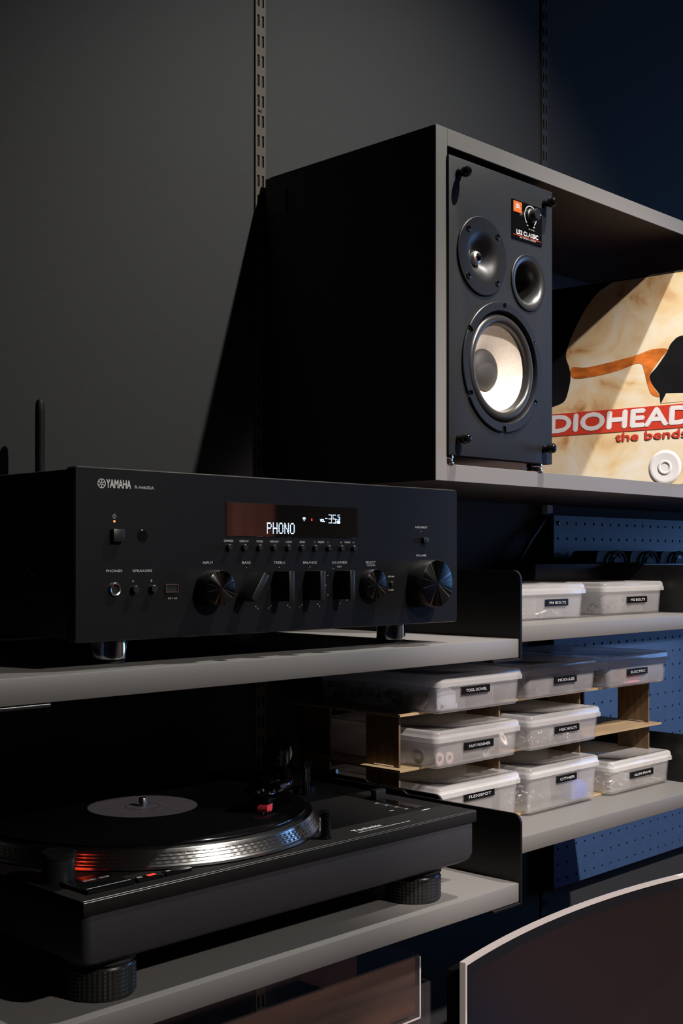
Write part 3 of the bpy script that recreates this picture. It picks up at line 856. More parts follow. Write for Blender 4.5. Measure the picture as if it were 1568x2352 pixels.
    def seg7(x, z, w, h, on, tk=0.0006):
        sg = {'a': (x, x + w, z + h - tk, z + h), 'g': (x, x + w, z + h / 2 - tk / 2, z + h / 2 + tk / 2), 'd': (x, x + w, z, z + tk),
              'f': (x, x + tk, z + h / 2, z + h), 'b': (x + w - tk, x + w, z + h / 2, z + h), 'e': (x, x + tk, z, z + h / 2), 'c': (x + w - tk, x + w, z, z + h / 2)}
        for k in on:
            quad(mb, *sg[k], yd)
    seg7(0.2604, Z(0.0931), 0.0040, 0.0076, 'abgcd'); seg7(0.2656, Z(0.0931), 0.0040, 0.0076, 'afgcd'); seg7(0.2720, Z(0.0966), 0.0026, 0.0042, 'afgcd', 0.0004)
    quad(mb, 0.2703, 0.2709, Z(0.0962), Z(0.0968), yd); quad(mb, 0.2560, 0.2590, Z(0.0968), Z(0.0975), yd)
    text(mb, 'VOL.', 0.2500, 0.2556, Z(0.0942), 0.0022, yd, bold=0.00015)
    text(mb, 'dB', 0.2706, 0.2747, Z(0.0932), 0.0026, yd, bold=0.0002)
    for r_ in (0.0010, 0.0019, 0.0028):
        ring_strip(mb, 0.2307, Z(0.0945), r_, 0.00045, R(45), R(135), yd, 10)
    quad(mb, 0.2304, 0.2310, Z(0.0942), Z(0.0947), yd)
    build('display_characters', mb, M['vfd'], dp, smooth=False)
    mb = MB()
    mb.add([(0.2389, yd, Z(0.0947)), (0.2407, yd, Z(0.0947)), (0.2402, yd, Z(0.0968)), (0.2394, yd, Z(0.0968))], [(0, 1, 2, 3)])
    build('warning_indicator', mb, M['vfd_red'], dp, smooth=False)
    # round knobs with spun faces
    def round_knob(x, z, r, p, name):
        k = build(name, MB().lathe([(r * 0.99, 0.0), (r, -0.0005), (r, -p + 0.0008), (r - 0.0005, -p)], 'Y', (x, 0, Z(z)), 64), M['knob_side'], t)
        f = MB().lathe([(r - 0.0004, 0.0), (r - 0.0012, -0.0003), (0.0, -0.0003)], 'Y', (0, 0, 0), 72)
        fo = build('spun_face', f, M['spun'], k)
        fo.location = (x, -p, Z(z))
    round_knob(0.1262, 0.0386, 0.0143, 0.0150, 'input_knob')
    round_knob(0.3142, 0.0388, 0.0137, 0.0085, 'select_knob')
    round_knob(0.3871, 0.0385, 0.0223, 0.0190, 'volume_knob')
    # bar knobs
    for nm, x, rot in (('bass_knob', 0.1640, 34), ('treble_knob', 0.1990, 0), ('balance_knob', 0.2355, 0), ('loudness_knob', 0.2720, 0)):
        b = MB().box(-0.0030, 0.0030, -0.0190, 0.0, -0.0127, 0.0127, 0.0005, 2)
        ca, sa = math.cos(R(-rot)), math.sin(R(-rot))
        for v in b.bm.verts:
            X, Zz = v.co.x, v.co.z
            v.co.x, v.co.z = X * ca - Zz * sa, X * sa + Zz * ca
        ko = build(nm, b, M['knob_side'], t)
        ko.location = (x, 0, Z(0.0389))
        pk = build('knob_pointer', MB().box(-0.0004, 0.0004, -0.0193, -0.0188, 0.0085, 0.0125), M['rubber'], ko)
        pk.rotation_euler = (0, R(rot), 0)
receiver()

# ------------------------------------------------------------------ turntable
TX, TY, TZ = 0.4985, 0.7480, ZS2
SPX, SPY = 0.6773 - TX, 0.9200 - TY
def ribbed(mb, cx, cy, r, z0, z1, rows, seg):
    V, F = [], []
    H = (z1 - z0) / rows
    for j in range(rows * 2 + 1):
        for i in range(seg * 2):
            a = 2 * PI * i / (seg * 2)
            rr = r + (0.0009 if (i % 2 and j % 2) else 0.0)
            V.append((cx + rr * math.cos(a), cy + rr * math.sin(a), z0 + H * j / 2))
    n = seg * 2
    for j in range(rows * 2):
        for i in range(n):
            F.append((j * n + i, j * n + (i + 1) % n, (j + 1) * n + (i + 1) % n, (j + 1) * n + i))
    mb.add(V, F)
    return mb

def turntable():
    t = thing('turntable', 'black direct drive turntable playing a record on the shelf under the receiver', 'turntable', (TX, TY, TZ))
    Wd, D = 0.4545, 0.353
    zt = 0.0857
    dkp = build('deck_plate', MB().box(0, Wd, 0, D, zt - 0.0112, zt, 0.0006, 2), M['tt_top'], t)
    build('edge_highlight', MB().prism([(-0.0002, zt - 0.0011), (0.0002, zt - 0.0013), (0.0012, zt - 0.0002), (0.0010, zt + 0.0002)], 'YZ', 0.0006, Wd - 0.0006), M['deck_edge'], dkp)  # pale metal strip standing in for the highlight on the deck's front edge
    # lower plinth with a tucked-in underside
    mb = MB()
    lev = [(0.0012, zt - 0.0113), (0.0012, 0.0440), (0.003, 0.0385), (0.008, 0.0352), (0.02, 0.0335)]
    V, F = [], []
    for ins, z in lev:
        for x, y in rrect(ins, Wd - ins, ins, D - ins, 0.006 + ins * 0.6, 4):
            V.append((x, y, z))
    n = len(rrect(0, 1, 0, 1, 0.1, 4))
    for j in range(len(lev) - 1):
        for i in range(n):
            F.append((j * n + i, j * n + (i + 1) % n, (j + 1) * n + (i + 1) % n, (j + 1) * n + i))
    F += [list(range(n)), list(range((len(lev) - 1) * n, len(lev) * n))]
    mb.add(V, F)
    build('plinth_body', mb, M['tt_body'], t)
    for x, y in ((0.0445, 0.0440), (Wd - 0.0445, 0.0440), (0.0445, D - 0.044), (Wd - 0.0445, D - 0.044)):
        f = build('foot', ribbed(MB(), x, y, 0.0268, 0.0015, 0.0235, 7, 44).lathe([(0.0, 0.0), (0.0262, 0.0), (0.0268, 0.0015)], 'Z', (x, y, 0), 44).lathe([(0.0268, 0.0235), (0.0262, 0.0250), (0.0, 0.0250)], 'Z', (x, y, 0), 44), M['foot_ribbed'], t, ang=10)
        build('foot_stem', MB().lathe([(0.0245, 0.0245), (0.0245, 0.0270), (0.0278, 0.0275), (0.0280, 0.0400)], 'Z', (x, y, 0), 44), M['tt_body'], f)
    # platter with strobe dots on a stepped rim
    zp = zt + 0.0010
    mb = MB()
    prof = [(0.0, zp + 0.0150), (0.1520, zp + 0.0150), (0.1560, zp + 0.0145)]
    rim = [(0.1570, 0.0135), (0.1578, 0.0118), (0.1572, 0.0113), (0.1590, 0.0095), (0.1584, 0.0090), (0.1604, 0.0068), (0.1598, 0.0063), (0.1618, 0.0042), (0.1614, 0.0038), (0.1630, 0.0022), (0.1632, 0.0002), (0.15, 0.0)]
    prof += [(r, zp + z) for r, z in rim]
    mb.lathe(prof, 'Z', (0, 0, 0), 160)
    rows = [(0.1575, 0.0126), (0.1582, 0.0104), (0.1595, 0.0080), (0.1609, 0.0053)]
    N = 150
    for ri, (r, z) in enumerate(rows):
        for k in range(N):
            a = 2 * PI * (k + 0.25 * ri) / N
            ca, sa = math.cos(a), math.sin(a)
            w, h = 0.0018, 0.00068
            V = []
            for q in range(8):
                b = 2 * PI * q / 8
                dx, dz = w * math.cos(b), h * math.sin(b)
                rr = r + 0.0003 - dz * 0.55
                V.append((rr * ca - dx * sa, rr * sa + dx * ca, zp + z + dz))
            mb.add(V, [tuple(range(8))])
    pl = build('platter', mb, M['platter'], t)
    pl.location = (SPX, SPY, 0)
    build('slip_mat', MB().lathe([(0.0, zp + 0.0152), (0.147, zp + 0.0152), (0.147, zp + 0.0166), (0.0, zp + 0.0166)], 'Z', (SPX, SPY, 0), 96), M['rubber'], t)
    zr = zp + 0.0182
    build('spindle', MB().lathe([(0.0036, zp + 0.015), (0.0036, zr + 0.0070), (0.0030, zr + 0.0080), (0.0, zr + 0.0083)], 'Z', (SPX, SPY, 0), 28), M['steel'], t)
    # power dial with strobe lamp
    dx, dy = 0.5172 - TX, 0.8100 - TY
    mb = MB().lathe([(0.0140, zt), (0.0140, zt + 0.001), (0.0125, zt + 0.0012), (0.0125, zt + 0.0185), (0.0132, zt + 0.0190)], 'Z', (dx, dy, 0), 48)
    dl = build('power_dial', mb, M['speaker_plastic'], t)
    b = MB()
    n = 60
    V, F = [], []
    for j, (r, z) in enumerate(((0.0128, zt + 0.0188), (0.0132, zt + 0.0205), (0.0132, zt + 0.0232), (0.0112, zt + 0.0238), (0.0100, zt + 0.0234), (0.0, zt + 0.0234))):
        for i in range(n * 2):
            a = PI * i / n
            rr = r - (0.0005 if (i % 2 and j in (1, 2)) else 0)
            V.append((dx + rr * math.cos(a), dy + rr * math.sin(a), z))
    for j in range(5):
        for i in range(n * 2):
            F.append((j * 2 * n + i, j * 2 * n + (i + 1) % (2 * n), (j + 1) * 2 * n + (i + 1) % (2 * n), (j + 1) * 2 * n + i))
    b.add(V, F)
    build('dial_cap', b, M['speaker_plastic'], dl, ang=10)
    ux, uy = SPX - dx, SPY - dy
    l = math.hypot(ux, uy); ux, uy = ux / l, uy / l
    a0 = math.atan2(uy, ux)
    mb = MB()
    V = []
    for k in range(13):
        a = a0 - R(48) + R(96) * k / 12
        for z in (zt + 0.0015, zt + 0.0150):
            V.append((dx + 0.0128 * math.cos(a), dy + 0.0128 * math.sin(a), z))
    mb.add(V, [(2 * k, 2 * k + 2, 2 * k + 3, 2 * k + 1) for k in range(12)])
    build('strobe_window', mb, M['strobe'], dl)
    ld = bpy.data.lights.new('strobe_lamp', 'POINT')
    ld.color = (1.0, 0.06, 0.02)
    ld.energy = 0.0045
    ld.shadow_soft_size = 0.003
    lo = bpy.data.objects.new('strobe_light', ld)
    COL.objects.link(lo)
    lo.parent = dl
    lo.location = (dx + ux * 0.0165, dy + uy * 0.0165, zt + 0.009)
    # buttons along the front edge
    sb = build('start_stop_button', MB().box(0.5112 - TX, 0.5536 - TX, 0.7618 - TY, 0.8000 - TY, zt, zt + 0.0030, 0.0006, 2), M['gloss_black'], t)
    mb = MB()
    zz = zt + 0.0031
    text(mb, 'START \u00b7 STOP', 0.5245 - TX, 0.5480 - TX, 0.7855 - TY, 0.0034, zz, 'XY', bold=0.00015)
    mb.box(0.5135 - TX, 0.5530 - TX, 0.7664 - TY, 0.7670 - TY, zz - 0.0001, zz)
    build('button_lettering', mb, M['print_white'], sb, smooth=False)
    for s, x0, x1 in (('33', 0.5570, 0.5822), ('45', 0.5842, 0.6094)):
        k = build('speed_button', MB().box(x0 - TX, x1 - TX, 0.7625 - TY, 0.7705 - TY, zt, zt + 0.0028, 0.0006, 2), M['gloss_black'], t)
        mb = MB()
        text(mb, s, x0 + 0.0028 - TX, x0 + 0.0068 - TX, 0.7658 - TY, 0.0030, zt + 0.0029, 'XY', bold=0.0002)
        build('button_lettering', mb, M['print_white'], k, smooth=False)
        if s == '33':
            build('speed_indicator', MB().box(x0 + 0.0125 - TX, x0 + 0.0195 - TX, 0.7655 - TY, 0.7690 - TY, zt + 0.0027, zt + 0.0031), M['led_red'], k)
    # pop-up target lamp
    build('target_lamp', MB().lathe([(0.0062, zt), (0.0062, zt + 0.0012), (0.0050, zt + 0.0016), (0.0050, zt + 0.0238), (0.0044, zt + 0.0246), (0.0, zt + 0.0246)], 'Z', (0.7625 - TX, 0.7680 - TY, 0), 36), M['gloss_black'], t)
    # pitch fader
    fx = 0.9210 - TX
    pf = build('pitch_fader', MB().box(fx - 0.0040, fx + 0.0090, 0.795 - TY, 0.9100 - TY, zt, zt + 0.0006), M['gloss_black'], t)
    build('fader_cap', MB().box(fx - 0.0050, fx + 0.0095, 0.8480 - TY, 0.8560 - TY, zt + 0.0006, zt + 0.0110, 0.0008, 2), M['speaker_plastic'], pf)
    mb = MB()
    for k, y in enumerate((0.8405, 0.827, 0.8135, 0.8005)):
        mb.box(0.9060 - TX, 0.9105 - TX, y - 0.0004 - TY, y + 0.0006 - TY, zt + 0.0001, zt + 0.0003)
    mb.box(0.9085 - TX, 0.9088 - TX, 0.8005 - TY, 0.8405 - TY, zt + 0.0001, zt + 0.0002)
    mb.box(0.9134 - TX, 0.9260 - TX, 0.7847 - TY, 0.7857 - TY, zt + 0.0001, zt + 0.0003)
    mb.box(0.8890 - TX, 0.8955 - TX, 0.8050 - TY, 0.8062 - TY, zt + 0.0001, zt + 0.0003)
    text(mb, 'Technics', 0.7995 - TX, 0.8360 - TX, 0.7665 - TY, 0.0056, zt + 0.0002, 'XY', bold=0.0004)
    text(mb, 'DIRECT DRIVE TURNTABLE SYSTEM  SL-1200', 0.7996 - TX, 0.8690 - TX, 0.7606 - TY, 0.0019, zt + 0.0002, 'XY', bold=0.00012)
    build('deck_lettering', mb, M['print_white'], t, smooth=False)
    # tonearm
    cx, cy = 0.902 - TX, 0.982 - TY
    ta = build('tonearm_base', MB().lathe([(0.046, zt), (0.046, zt + 0.004), (0.043, zt + 0.006), (0.034, zt + 0.006), (0.034, zt + 0.013), (0.030, zt + 0.015), (0.0, zt + 0.015)], 'Z', (cx, cy, 0), 64).lathe([(0.013, zt + 0.014), (0.013, zt + 0.022), (0.0, zt + 0.022)], 'Z', (cx, cy, 0), 32), M['gloss_black'], t)
    za = zt + 0.0345
    build('gimbal_housing', MB().lathe([(0.0, za - 0.013), (0.011, za - 0.013), (0.0115, za + 0.006), (0.009, za + 0.009), (0.0, za + 0.010)], 'Z', (cx, cy, 0), 36).box(cx - 0.014, cx - 0.010, cy - 0.006, cy + 0.006, za - 0.012, za + 0.008, 0.001, 1).box(cx + 0.010, cx + 0.014, cy - 0.006, cy + 0.006, za - 0.012, za + 0.008, 0.001, 1), M['gloss_black'], ta)
    sx, sy = 0.7360 - TX, 0.8170 - TY
    dv = Vector((cx - sx, cy - sy, 0)).normalized()
    nv = Vector((-dv.y, dv.x, 0))
    st = Vector((sx, sy, 0))
    ha = R(-20)   # head offset angle
    hd = Vector((dv.x * math.cos(ha) - dv.y * math.sin(ha), dv.x * math.sin(ha) + dv.y * math.cos(ha), 0))
    zh = zr + 0.0175
    p_h = st + hd * 0.038 + Vector((0, 0, zh))
    L = (Vector((cx, cy, 0)) - st).length
    ctrl = [p_h, p_h + hd * 0.015 + Vector((0, 0, 0.001))]
    q2 = st + dv * 0.085 - nv * 0.013 + Vector((0, 0, zh + 0.006))
    q3 = st + dv * 0.135 - nv * 0.004 + Vector((0, 0, za - 0.002))
    q4 = st + dv * (L - 0.04) + Vector((0, 0, za))
    q5 = Vector((cx, cy, za))
    ctrl += [q2, q3, q4, q5]
    pts = []
    for i in range(len(ctrl) - 1):
        a, b, c, d = ctrl[max(i - 1, 0)], ctrl[i], ctrl[i + 1], ctrl[min(i + 2, len(ctrl) - 1)]
        for k in range(8):
            f = k / 8
            pts.append(0.5 * ((2 * b) + (c - a) * f + (2 * a - 5 * b + 4 * c - d) * f * f + (3 * b - a - 3 * c + d) * f ** 3))
    pts.append(ctrl[-1])
    arm = build('arm_tube', MB().tube(pts, 0.0048, 14), M['gloss_black'], ta)
    build('counterweight', MB().cyl(q5 + dv * 0.012, q5 + dv * 0.040, 0.0160, seg=40).cyl(q5, q5 + dv * 0.06, 0.006, seg=20), M['gloss_black'], ta)
    build('arm_rest', MB().cyl((cx - 0.012, cy - 0.058, zt), (cx - 0.012, cy - 0.058, zt + 0.03), 0.004).box(cx - 0.018, cx - 0.006, cy - 0.062, cy - 0.054, zt + 0.028, zt + 0.036, 0.001, 1), M['gloss_black'], ta)
    build('cue_lever', MB().cyl((cx + 0.03, cy - 0.02, zt + 0.012), (cx + 0.037, cy - 0.055, zt + 0.018), 0.0025), M['gloss_black'], ta)
    # headshell and cartridge
    def local(b, off=Vector((0, 0, 0))):
        for v in b.bm.verts:
            c = v.co.copy()
            w = st + hd * c.x + Vector((-hd.y, hd.x, 0)) * c.y
            v.co = (w.x + off.x, w.y + off.y, c.z + off.z)
        return b
    hs = MB().box(-0.014, 0.024, -0.0085, 0.0085, zh - 0.0015, zh + 0.0015, 0.0012, 2)
    hs.cyl((0.022, 0, zh), (0.040, 0, zh), 0.0062, 0.0050, 20)
    hs.tube([(-0.010, -0.008, zh), (-0.014, -0.014, zh + 0.001), (-0.016, -0.020, zh + 0.005)], [0.0018, 0.0014, 0.001], 8)
    hso = build('headshell', local(hs), M['gloss_black'], ta)
    for x in (-0.004, 0.006):
        for y in (-0.0055, 0.0055):
            build('screw', local(MB().cyl((x, y, zh + 0.001), (x, y, zh + 0.003), 0.0016, seg=14)), M['steel'], hso)
    build('cartridge', local(MB().box(-0.0068, 0.009, -0.0058, 0.0058, zr + 0.0086, zh - 0.0012, 0.0008, 2).box(0.009, 0.013, -0.005, 0.005, zr + 0.0095, zh - 0.003, 0.0006, 1)), M['gloss_black'], hso)
    sg = MB()
    P = [(-0.0070, zr + 0.0085), (-0.0070, zr + 0.0050), (-0.0050, zr + 0.0014), (-0.0028, zr + 0.0042), (-0.0005, zr + 0.0016), (0.0028, zr + 0.0018), (0.0050, zr + 0.0032), (0.0056, zr + 0.0085)]
    sg.prism(P, 'XZ', -0.0048, 0.0048)
    sgo = build('stylus_guard', local(sg), M['red_stylus'], ta)
    build('stylus', local(MB().cyl((-0.0005, 0, zr + 0.0030), (-0.0045, 0, zr + 0.0001), 0.0005, 0.0003, 8)), M['steel'], sgo)
    return zr
ZREC = turntable()

t = thing('vinyl_record', 'black record with plain grey label spinning on the turntable', 'record', (TX + SPX, TY + SPY, TZ + ZREC - 0.0016))
# record with concentric groove bands and a spindle hole
prof = [(0.0037, 0.0018), (0.0505, 0.0018), (0.0510, 0.0014)]
r = 0.052
while r < 0.1455:
    prof += [(r, 0.0014), (r + 0.0004, 0.0012)]
    r += 0.0011
prof += [(0.1460, 0.0014), (0.1485, 0.0018), (0.1500, 0.0013), (0.1502, 0.0008), (0.1495, 0.0), (0.0037, 0.0), (0.0037, 0.0018)]
build('disc', MB().lathe(prof, 'Z', (0, 0, 0), 160), M['vinyl'], t)
mb = MB().lathe([(0.0038, 0.00185), (0.0500, 0.00185)], 'Z', (0, 0, 0), 96)
build('paper_label', mb, M['disc_label'], t)
mb = MB()
for k in range(60):
    a0, a1 = 2 * PI * k / 60, 2 * PI * (k + 1) / 60
    mb.add([(0.0155 * math.cos(a0), 0.0155 * math.sin(a0), 0.0019), (0.0155 * math.cos(a1), 0.0155 * math.sin(a1), 0.0019), (0.0161 * math.cos(a1), 0.0161 * math.sin(a1), 0.0019), (0.0161 * math.cos(a0), 0.0161 * math.sin(a0), 0.0019)], [(0, 1, 2, 3)])
build('label_ring', mb, M['rubber'], t)

# ------------------------------------------------------------------ pegboard
def pegboard():
    x0, z1 = 1.6275, 0.0705
    yf, tk = 1.122, 0.006
    px, pz = 0.0258, 0.0248
    nx, nz = 27, 24
    t = thing('pegboard', 'slate blue pegboard with rows of round holes on the wall behind the boxes', 'pegboard', (x0, yf, z1 - nz * pz))
    mb = MB()
    r = 0.0026
    S8 = 12
    def ringp(cx, cz, rr, y):
        return [(cx + rr * math.cos(2 * PI * k / S8 + PI / S8), y, cz + rr * math.sin(2 * PI * k / S8 + PI / S8)) for k in range(S8)]
    for i in range(nx):
        for j in range(nz):
            cx, cz = (i + 0.5) * px - 0.0020, (j + 0.5) * pz
            a, b, c, d = (i * px, j * pz), ((i + 1) * px, j * pz), ((i + 1) * px, (j + 1) * pz), (i * px, (j + 1) * pz)
            inn = ringp(cx, cz, r, 0)
            back = ringp(cx, cz, r, tk)
            sq = []
            for k in range(S8):
                an = 2 * PI * k / S8 + PI / S8
                dx, dz = math.cos(an), math.sin(an)
                m_ = max(abs(dx), abs(dz))
                ux, uz = dx / m_, dz / m_
                if abs(abs(ux) - 1) < 1e-6 and abs(abs(uz)) > 0.55: uz = math.copysign(1, uz)
                if abs(abs(uz) - 1) < 1e-6 and abs(abs(ux)) > 0.55: ux = math.copysign(1, ux)
                X = (i + 0.5) * px + ux * px / 2
                Zz = (j + 0.5) * pz + uz * pz / 2
                sq.append((X, 0, Zz))
            V = inn + sq + back
            F = [(k, (k + 1) % S8, S8 + (k + 1) % S8, S8 + k) for k in range(S8)] + [(k, 2 * S8 + k, 2 * S8 + (k + 1) % S8, (k + 1) % S8) for k in range(S8)]
            mb.add(V, F)
    bmesh.ops.remove_doubles(mb.bm, verts=mb.bm.verts[:], dist=0.00005)
    Wd, H = nx * px, nz * pz
    for q in (((0, 0), (0, H)), ((Wd, 0), (Wd, H)), ((0, 0), (Wd, 0)), ((0, H), (Wd, H))):
        (a, b), (c, d) = q
        mb.add([(a, 0, b), (c, 0, d), (c, tk, d), (a, tk, b)], [(0, 1, 2, 3)])
    build('perforated_panel', mb, M['peg'], t, smooth=False)
    for x in (0.0, Wd - 0.02):
        build('spacer_batten', MB().box(x + 0.016, x + 0.030 if x == 0 else x + 0.018, tk, YW - yf, 0.002, H - 0.002), M['rubber'], t)
    build('mounting_screw', MB().lathe([(0.0, -0.0024), (0.002, -0.0022), (0.0036, -0.0004), (0.0040, 0.0)], 'Y', (0.0109, 0, H - 0.0124), 18), M['gloss_black'], t)
pegboard()

# black tray with round ringed holders in front of the pegboard
t = thing('pegboard_tray', 'long black tray fixed low in front of the pegboard behind the two clear boxes', 'tray', (1.455, 1.035, -0.0310))
build('tray_body', MB().box(0, 0.80, 0, 0.078, 0, 0.0250, 0.002, 2), M['black_metal'], t)
build('tray_hook', MB().box(0.26, 0.28, 0.077, 0.0868, 0.004, 0.022), M['black_metal'], t)
HOLD = []
def holder():
    t = thing('round_holder', 'black rounded holder on the tray, first in the row', 'holder', (0, 0, 0), 0, 'black holders on the pegboard tray')
    w, h, d = 0.046, 0.0195, 0.05
    P = [(-0.056, 0.0), (-0.054, 0.012), (-0.050, 0.0175), (-0.044, h), (0.016, h), (0.026, 0.0165), (0.031, 0.008), (0.032, 0.0)]
    build('holder_body', MB().prism(P, 'XZ', 0.004, d), M['rubber'], t)
    mb = MB()
    pr = []
    for k in range(9):
        a = 2 * PI * k / 8
        pr.append((0.0235 + 0.0028 * math.cos(a), 0.0022 * math.sin(a)))
    for k in range(24):
        pass
    # upper half ring
    V, F = [], []
    n = 20
    for i in range(n + 1):
        a = PI * i / n
        for r_, y_ in pr[:-1]:
            V.append((r_ * math.cos(a), y_, 0.0 + r_ * math.sin(a) * 0.78))
    for i in range(n):
        for k in range(8):
            F.append((i * 8 + k, i * 8 + (k + 1) % 8, (i + 1) * 8 + (k + 1) % 8, (i + 1) * 8 + k))
    mb.add(V, F)
    build('rim_ring', mb, M['rubber'], t)
    build('inner_core', MB().prism([(0.0125 * math.cos(PI * k / 12), 0.0125 * math.sin(PI * k / 12) * 0.8) for k in range(13)], 'XZ', 0.0, 0.005), M['rubber'], t)
    return t
def copy_tree(o, parent=None):
    c = o.copy()
    COL.objects.link(c)
    if parent is not None:
        c.parent = parent
    for ch in list(o.children):
        copy_tree(ch, c)
    return c
h0 = holder()
for i, (x, lab) in enumerate(((1.691, 'black rounded holder on the tray nearest the cable end'), (1.790, 'black rounded holder, second from the left on the tray'),
                              (1.885, 'black rounded holder with a painted pale glint on its core'), (1.980, 'black rounded holder at the far right of the tray'))):
    o = h0 if i == 0 else copy_tree(h0)
    o.location = (x, 1.045, -0.0060)
    o['label'] = lab
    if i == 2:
        build('glint_patch', MB().prism([(0.0075 * math.cos(PI * k / 12), 0.0075 + 0.006 * math.sin(PI * k / 12)) for k in range(13)], 'XZ', -0.0006, 0.0), M['print_grey'], o)  # glint painted on as a small pale shape

# cable hanging behind the receiver
mb = MB()
P = [(1.6215, 1.134, 0.068), (1.600, 1.132, 0.050), (1.570, 1.128, 0.028), (1.540, 1.127, -0.002), (1.500, 1.128, -0.042), (1.445, 1.128, -0.0745)]
pts = []
for i in range(len(P) - 1):
    a, b, c, d = [Vector(P[min(max(k, 0), len(P) - 1)]) for k in (i - 1, i, i + 1, i + 2)]
    for k in range(8):
        f = k / 8
        pts.append(0.5 * ((2 * b) + (c - a) * f + (2 * a - 5 * b + 4 * c - d) * f * f + (3 * b - a - 3 * c + d) * f ** 3))
pts.append(Vector(P[-1]))
mb.tube(pts, 0.0036, 12)
tag(build('power_cable', mb, M['cable']), 'black cable curving down from the wall rail above the clear boxes', 'cable')
tag(build('lit_rail_block', MB().box(1.6225, 1.6375, 1.1305, 1.1425, 0.073, 0.0875, 0.001, 1), M['paper']), 'small pale block for the lit stretch of wall rail under the cabinet', 'lit patch')  # pale block painting the lit stretch of rail

# ------------------------------------------------------------------ plywood rack
def rack():
    t = thing('plywood_rack', 'laser cut plywood rack holding three rows of clear boxes', 'rack', (1.050, 0.935, ZR2 + 0.0002))
    L, D = 0.584, 0.185
    lv = [0.0030, ZS1 * 0 + (-0.2425 - ZR2), (-0.1785 - ZR2)]
    for z in lv:
        build('rack_shelf', MB().box(0, L, 0, D, z - 0.003, z, 0.0003, 1), M['ply'], t)
    for x in (0.0125, 0.2030, 0.3850, 0.5680):
        for y in (0.012, 0.125):
            for z0, z1 in ((lv[0], lv[1] - 0.003), (lv[1], lv[2] - 0.003)):
                mb = MB().prism([(y, z0), (y + 0.008, z0), (y + 0.008, z0 + 0.002), (y + 0.042, z0 + 0.002), (y + 0.042, z0), (y + 0.052, z0), (y + 0.052, z1), (y, z1)], 'YZ', x - 0.0015, x + 0.0015)
                build('rack_post', mb, M['ply_edge'], t)
    return lv
RL = rack()

# ------------------------------------------------------------------ clear storage boxes
BW, BD = 0.166, 0.205
def loft(mb, rings, closed_top=True, mi=0):
    n = len(rings[0])
    V = [p for r_ in rings for p in r_]
    F = [(j * n + i, j * n + (i + 1) % n, (j + 1) * n + (i + 1) % n, (j + 1) * n + i) for j in range(len(rings) - 1) for i in range(n)]
    if closed_top:
        F.append(list(range((len(rings) - 1) * n, len(rings) * n)))
    mb.add(V, F, mi)
def rr_ring(ins, z, rad):
    return [(x, y, z) for x, y in rrect(ins, BW - ins, ins, BD - ins, rad, 5)]
def box_proto(H):
    """body and lid meshes of one clear box of height H, as MBs"""
    lid = 0.0135
    b = MB()
    # outer wall up, rim, inner wall down to the inner floor
    rings = [rr_ring(0.0075, 0.0, 0.006), rr_ring(0.0060, 0.0012, 0.007), rr_ring(0.0040, H - lid - 0.001, 0.008), rr_ring(0.0036, H - 0.006, 0.008), rr_ring(0.0052, H - 0.006, 0.007), rr_ring(0.0074, 0.0026, 0.006)]
    loft(b, rings)
    n = len(rings[0])
    b.add(rings[0], [list(range(n))[::-1]])
    l = MB()
    rings = [rr_ring(0.0018, H - lid, 0.008), rr_ring(0.0, H - lid, 0.009), rr_ring(0.0, H - lid + 0.0052, 0.009), rr_ring(0.0010, H - lid + 0.0060, 0.009), rr_ring(0.0014, H - 0.0030, 0.009), rr_ring(0.0026, H - 0.0009, 0.009), rr_ring(0.0045, H, 0.009), rr_ring(0.0100, H - 0.0004, 0.008), rr_ring(0.0110, H - 0.0012, 0.008)]
    loft(l, rings)
    d = MB()
    for x in (BW / 3, 2 * BW / 3):
        d.box(x - 0.0006, x + 0.0006, 0.008, BD - 0.008, 0.003, H - lid - 0.002)
    return b, l, d
def storage_box(x, y, z, H, s, lab, tx, tz, tw=0.052, proto={}):
    t = thing('storage_box', lab, 'storage box', (x, y, z + 0.0002), 0, 'clear labelled parts boxes')
    if H not in proto:
        b, l, d = box_proto(H)
        bo = build('box_body', b, M['box_body'], t, ang=50)
        lo = build('box_lid', l, M['box_lid'], t, ang=50)
        do = build('box_divider', d, M['box_body'], t)
        proto[H] = (bo, lo, do)
    else:
        for p in proto[H]:
            c = p.copy()
            COL.objects.link(c)
            c.parent = t
    lx0 = tx - x
    yl = 0.0030
    tp = build('label_tape', MB().box(lx0, lx0 + tw, yl - 0.0008, yl + 0.003, tz - z, tz - z + 0.0092, 0.0002, 1), M['tape'], t)
    mb = MB()
    pad = tw * 0.13
    text(mb, s, lx0 + pad, lx0 + tw - pad, tz - z + 0.0030, 0.0032, yl - 0.0010, bold=0.00012)
    build('label_lettering', mb, M['print_white'], tp, smooth=False)
    return t
z0, z1, z2 = ZR2 + RL[0], ZR2 + RL[1], ZR2 + RL[2]
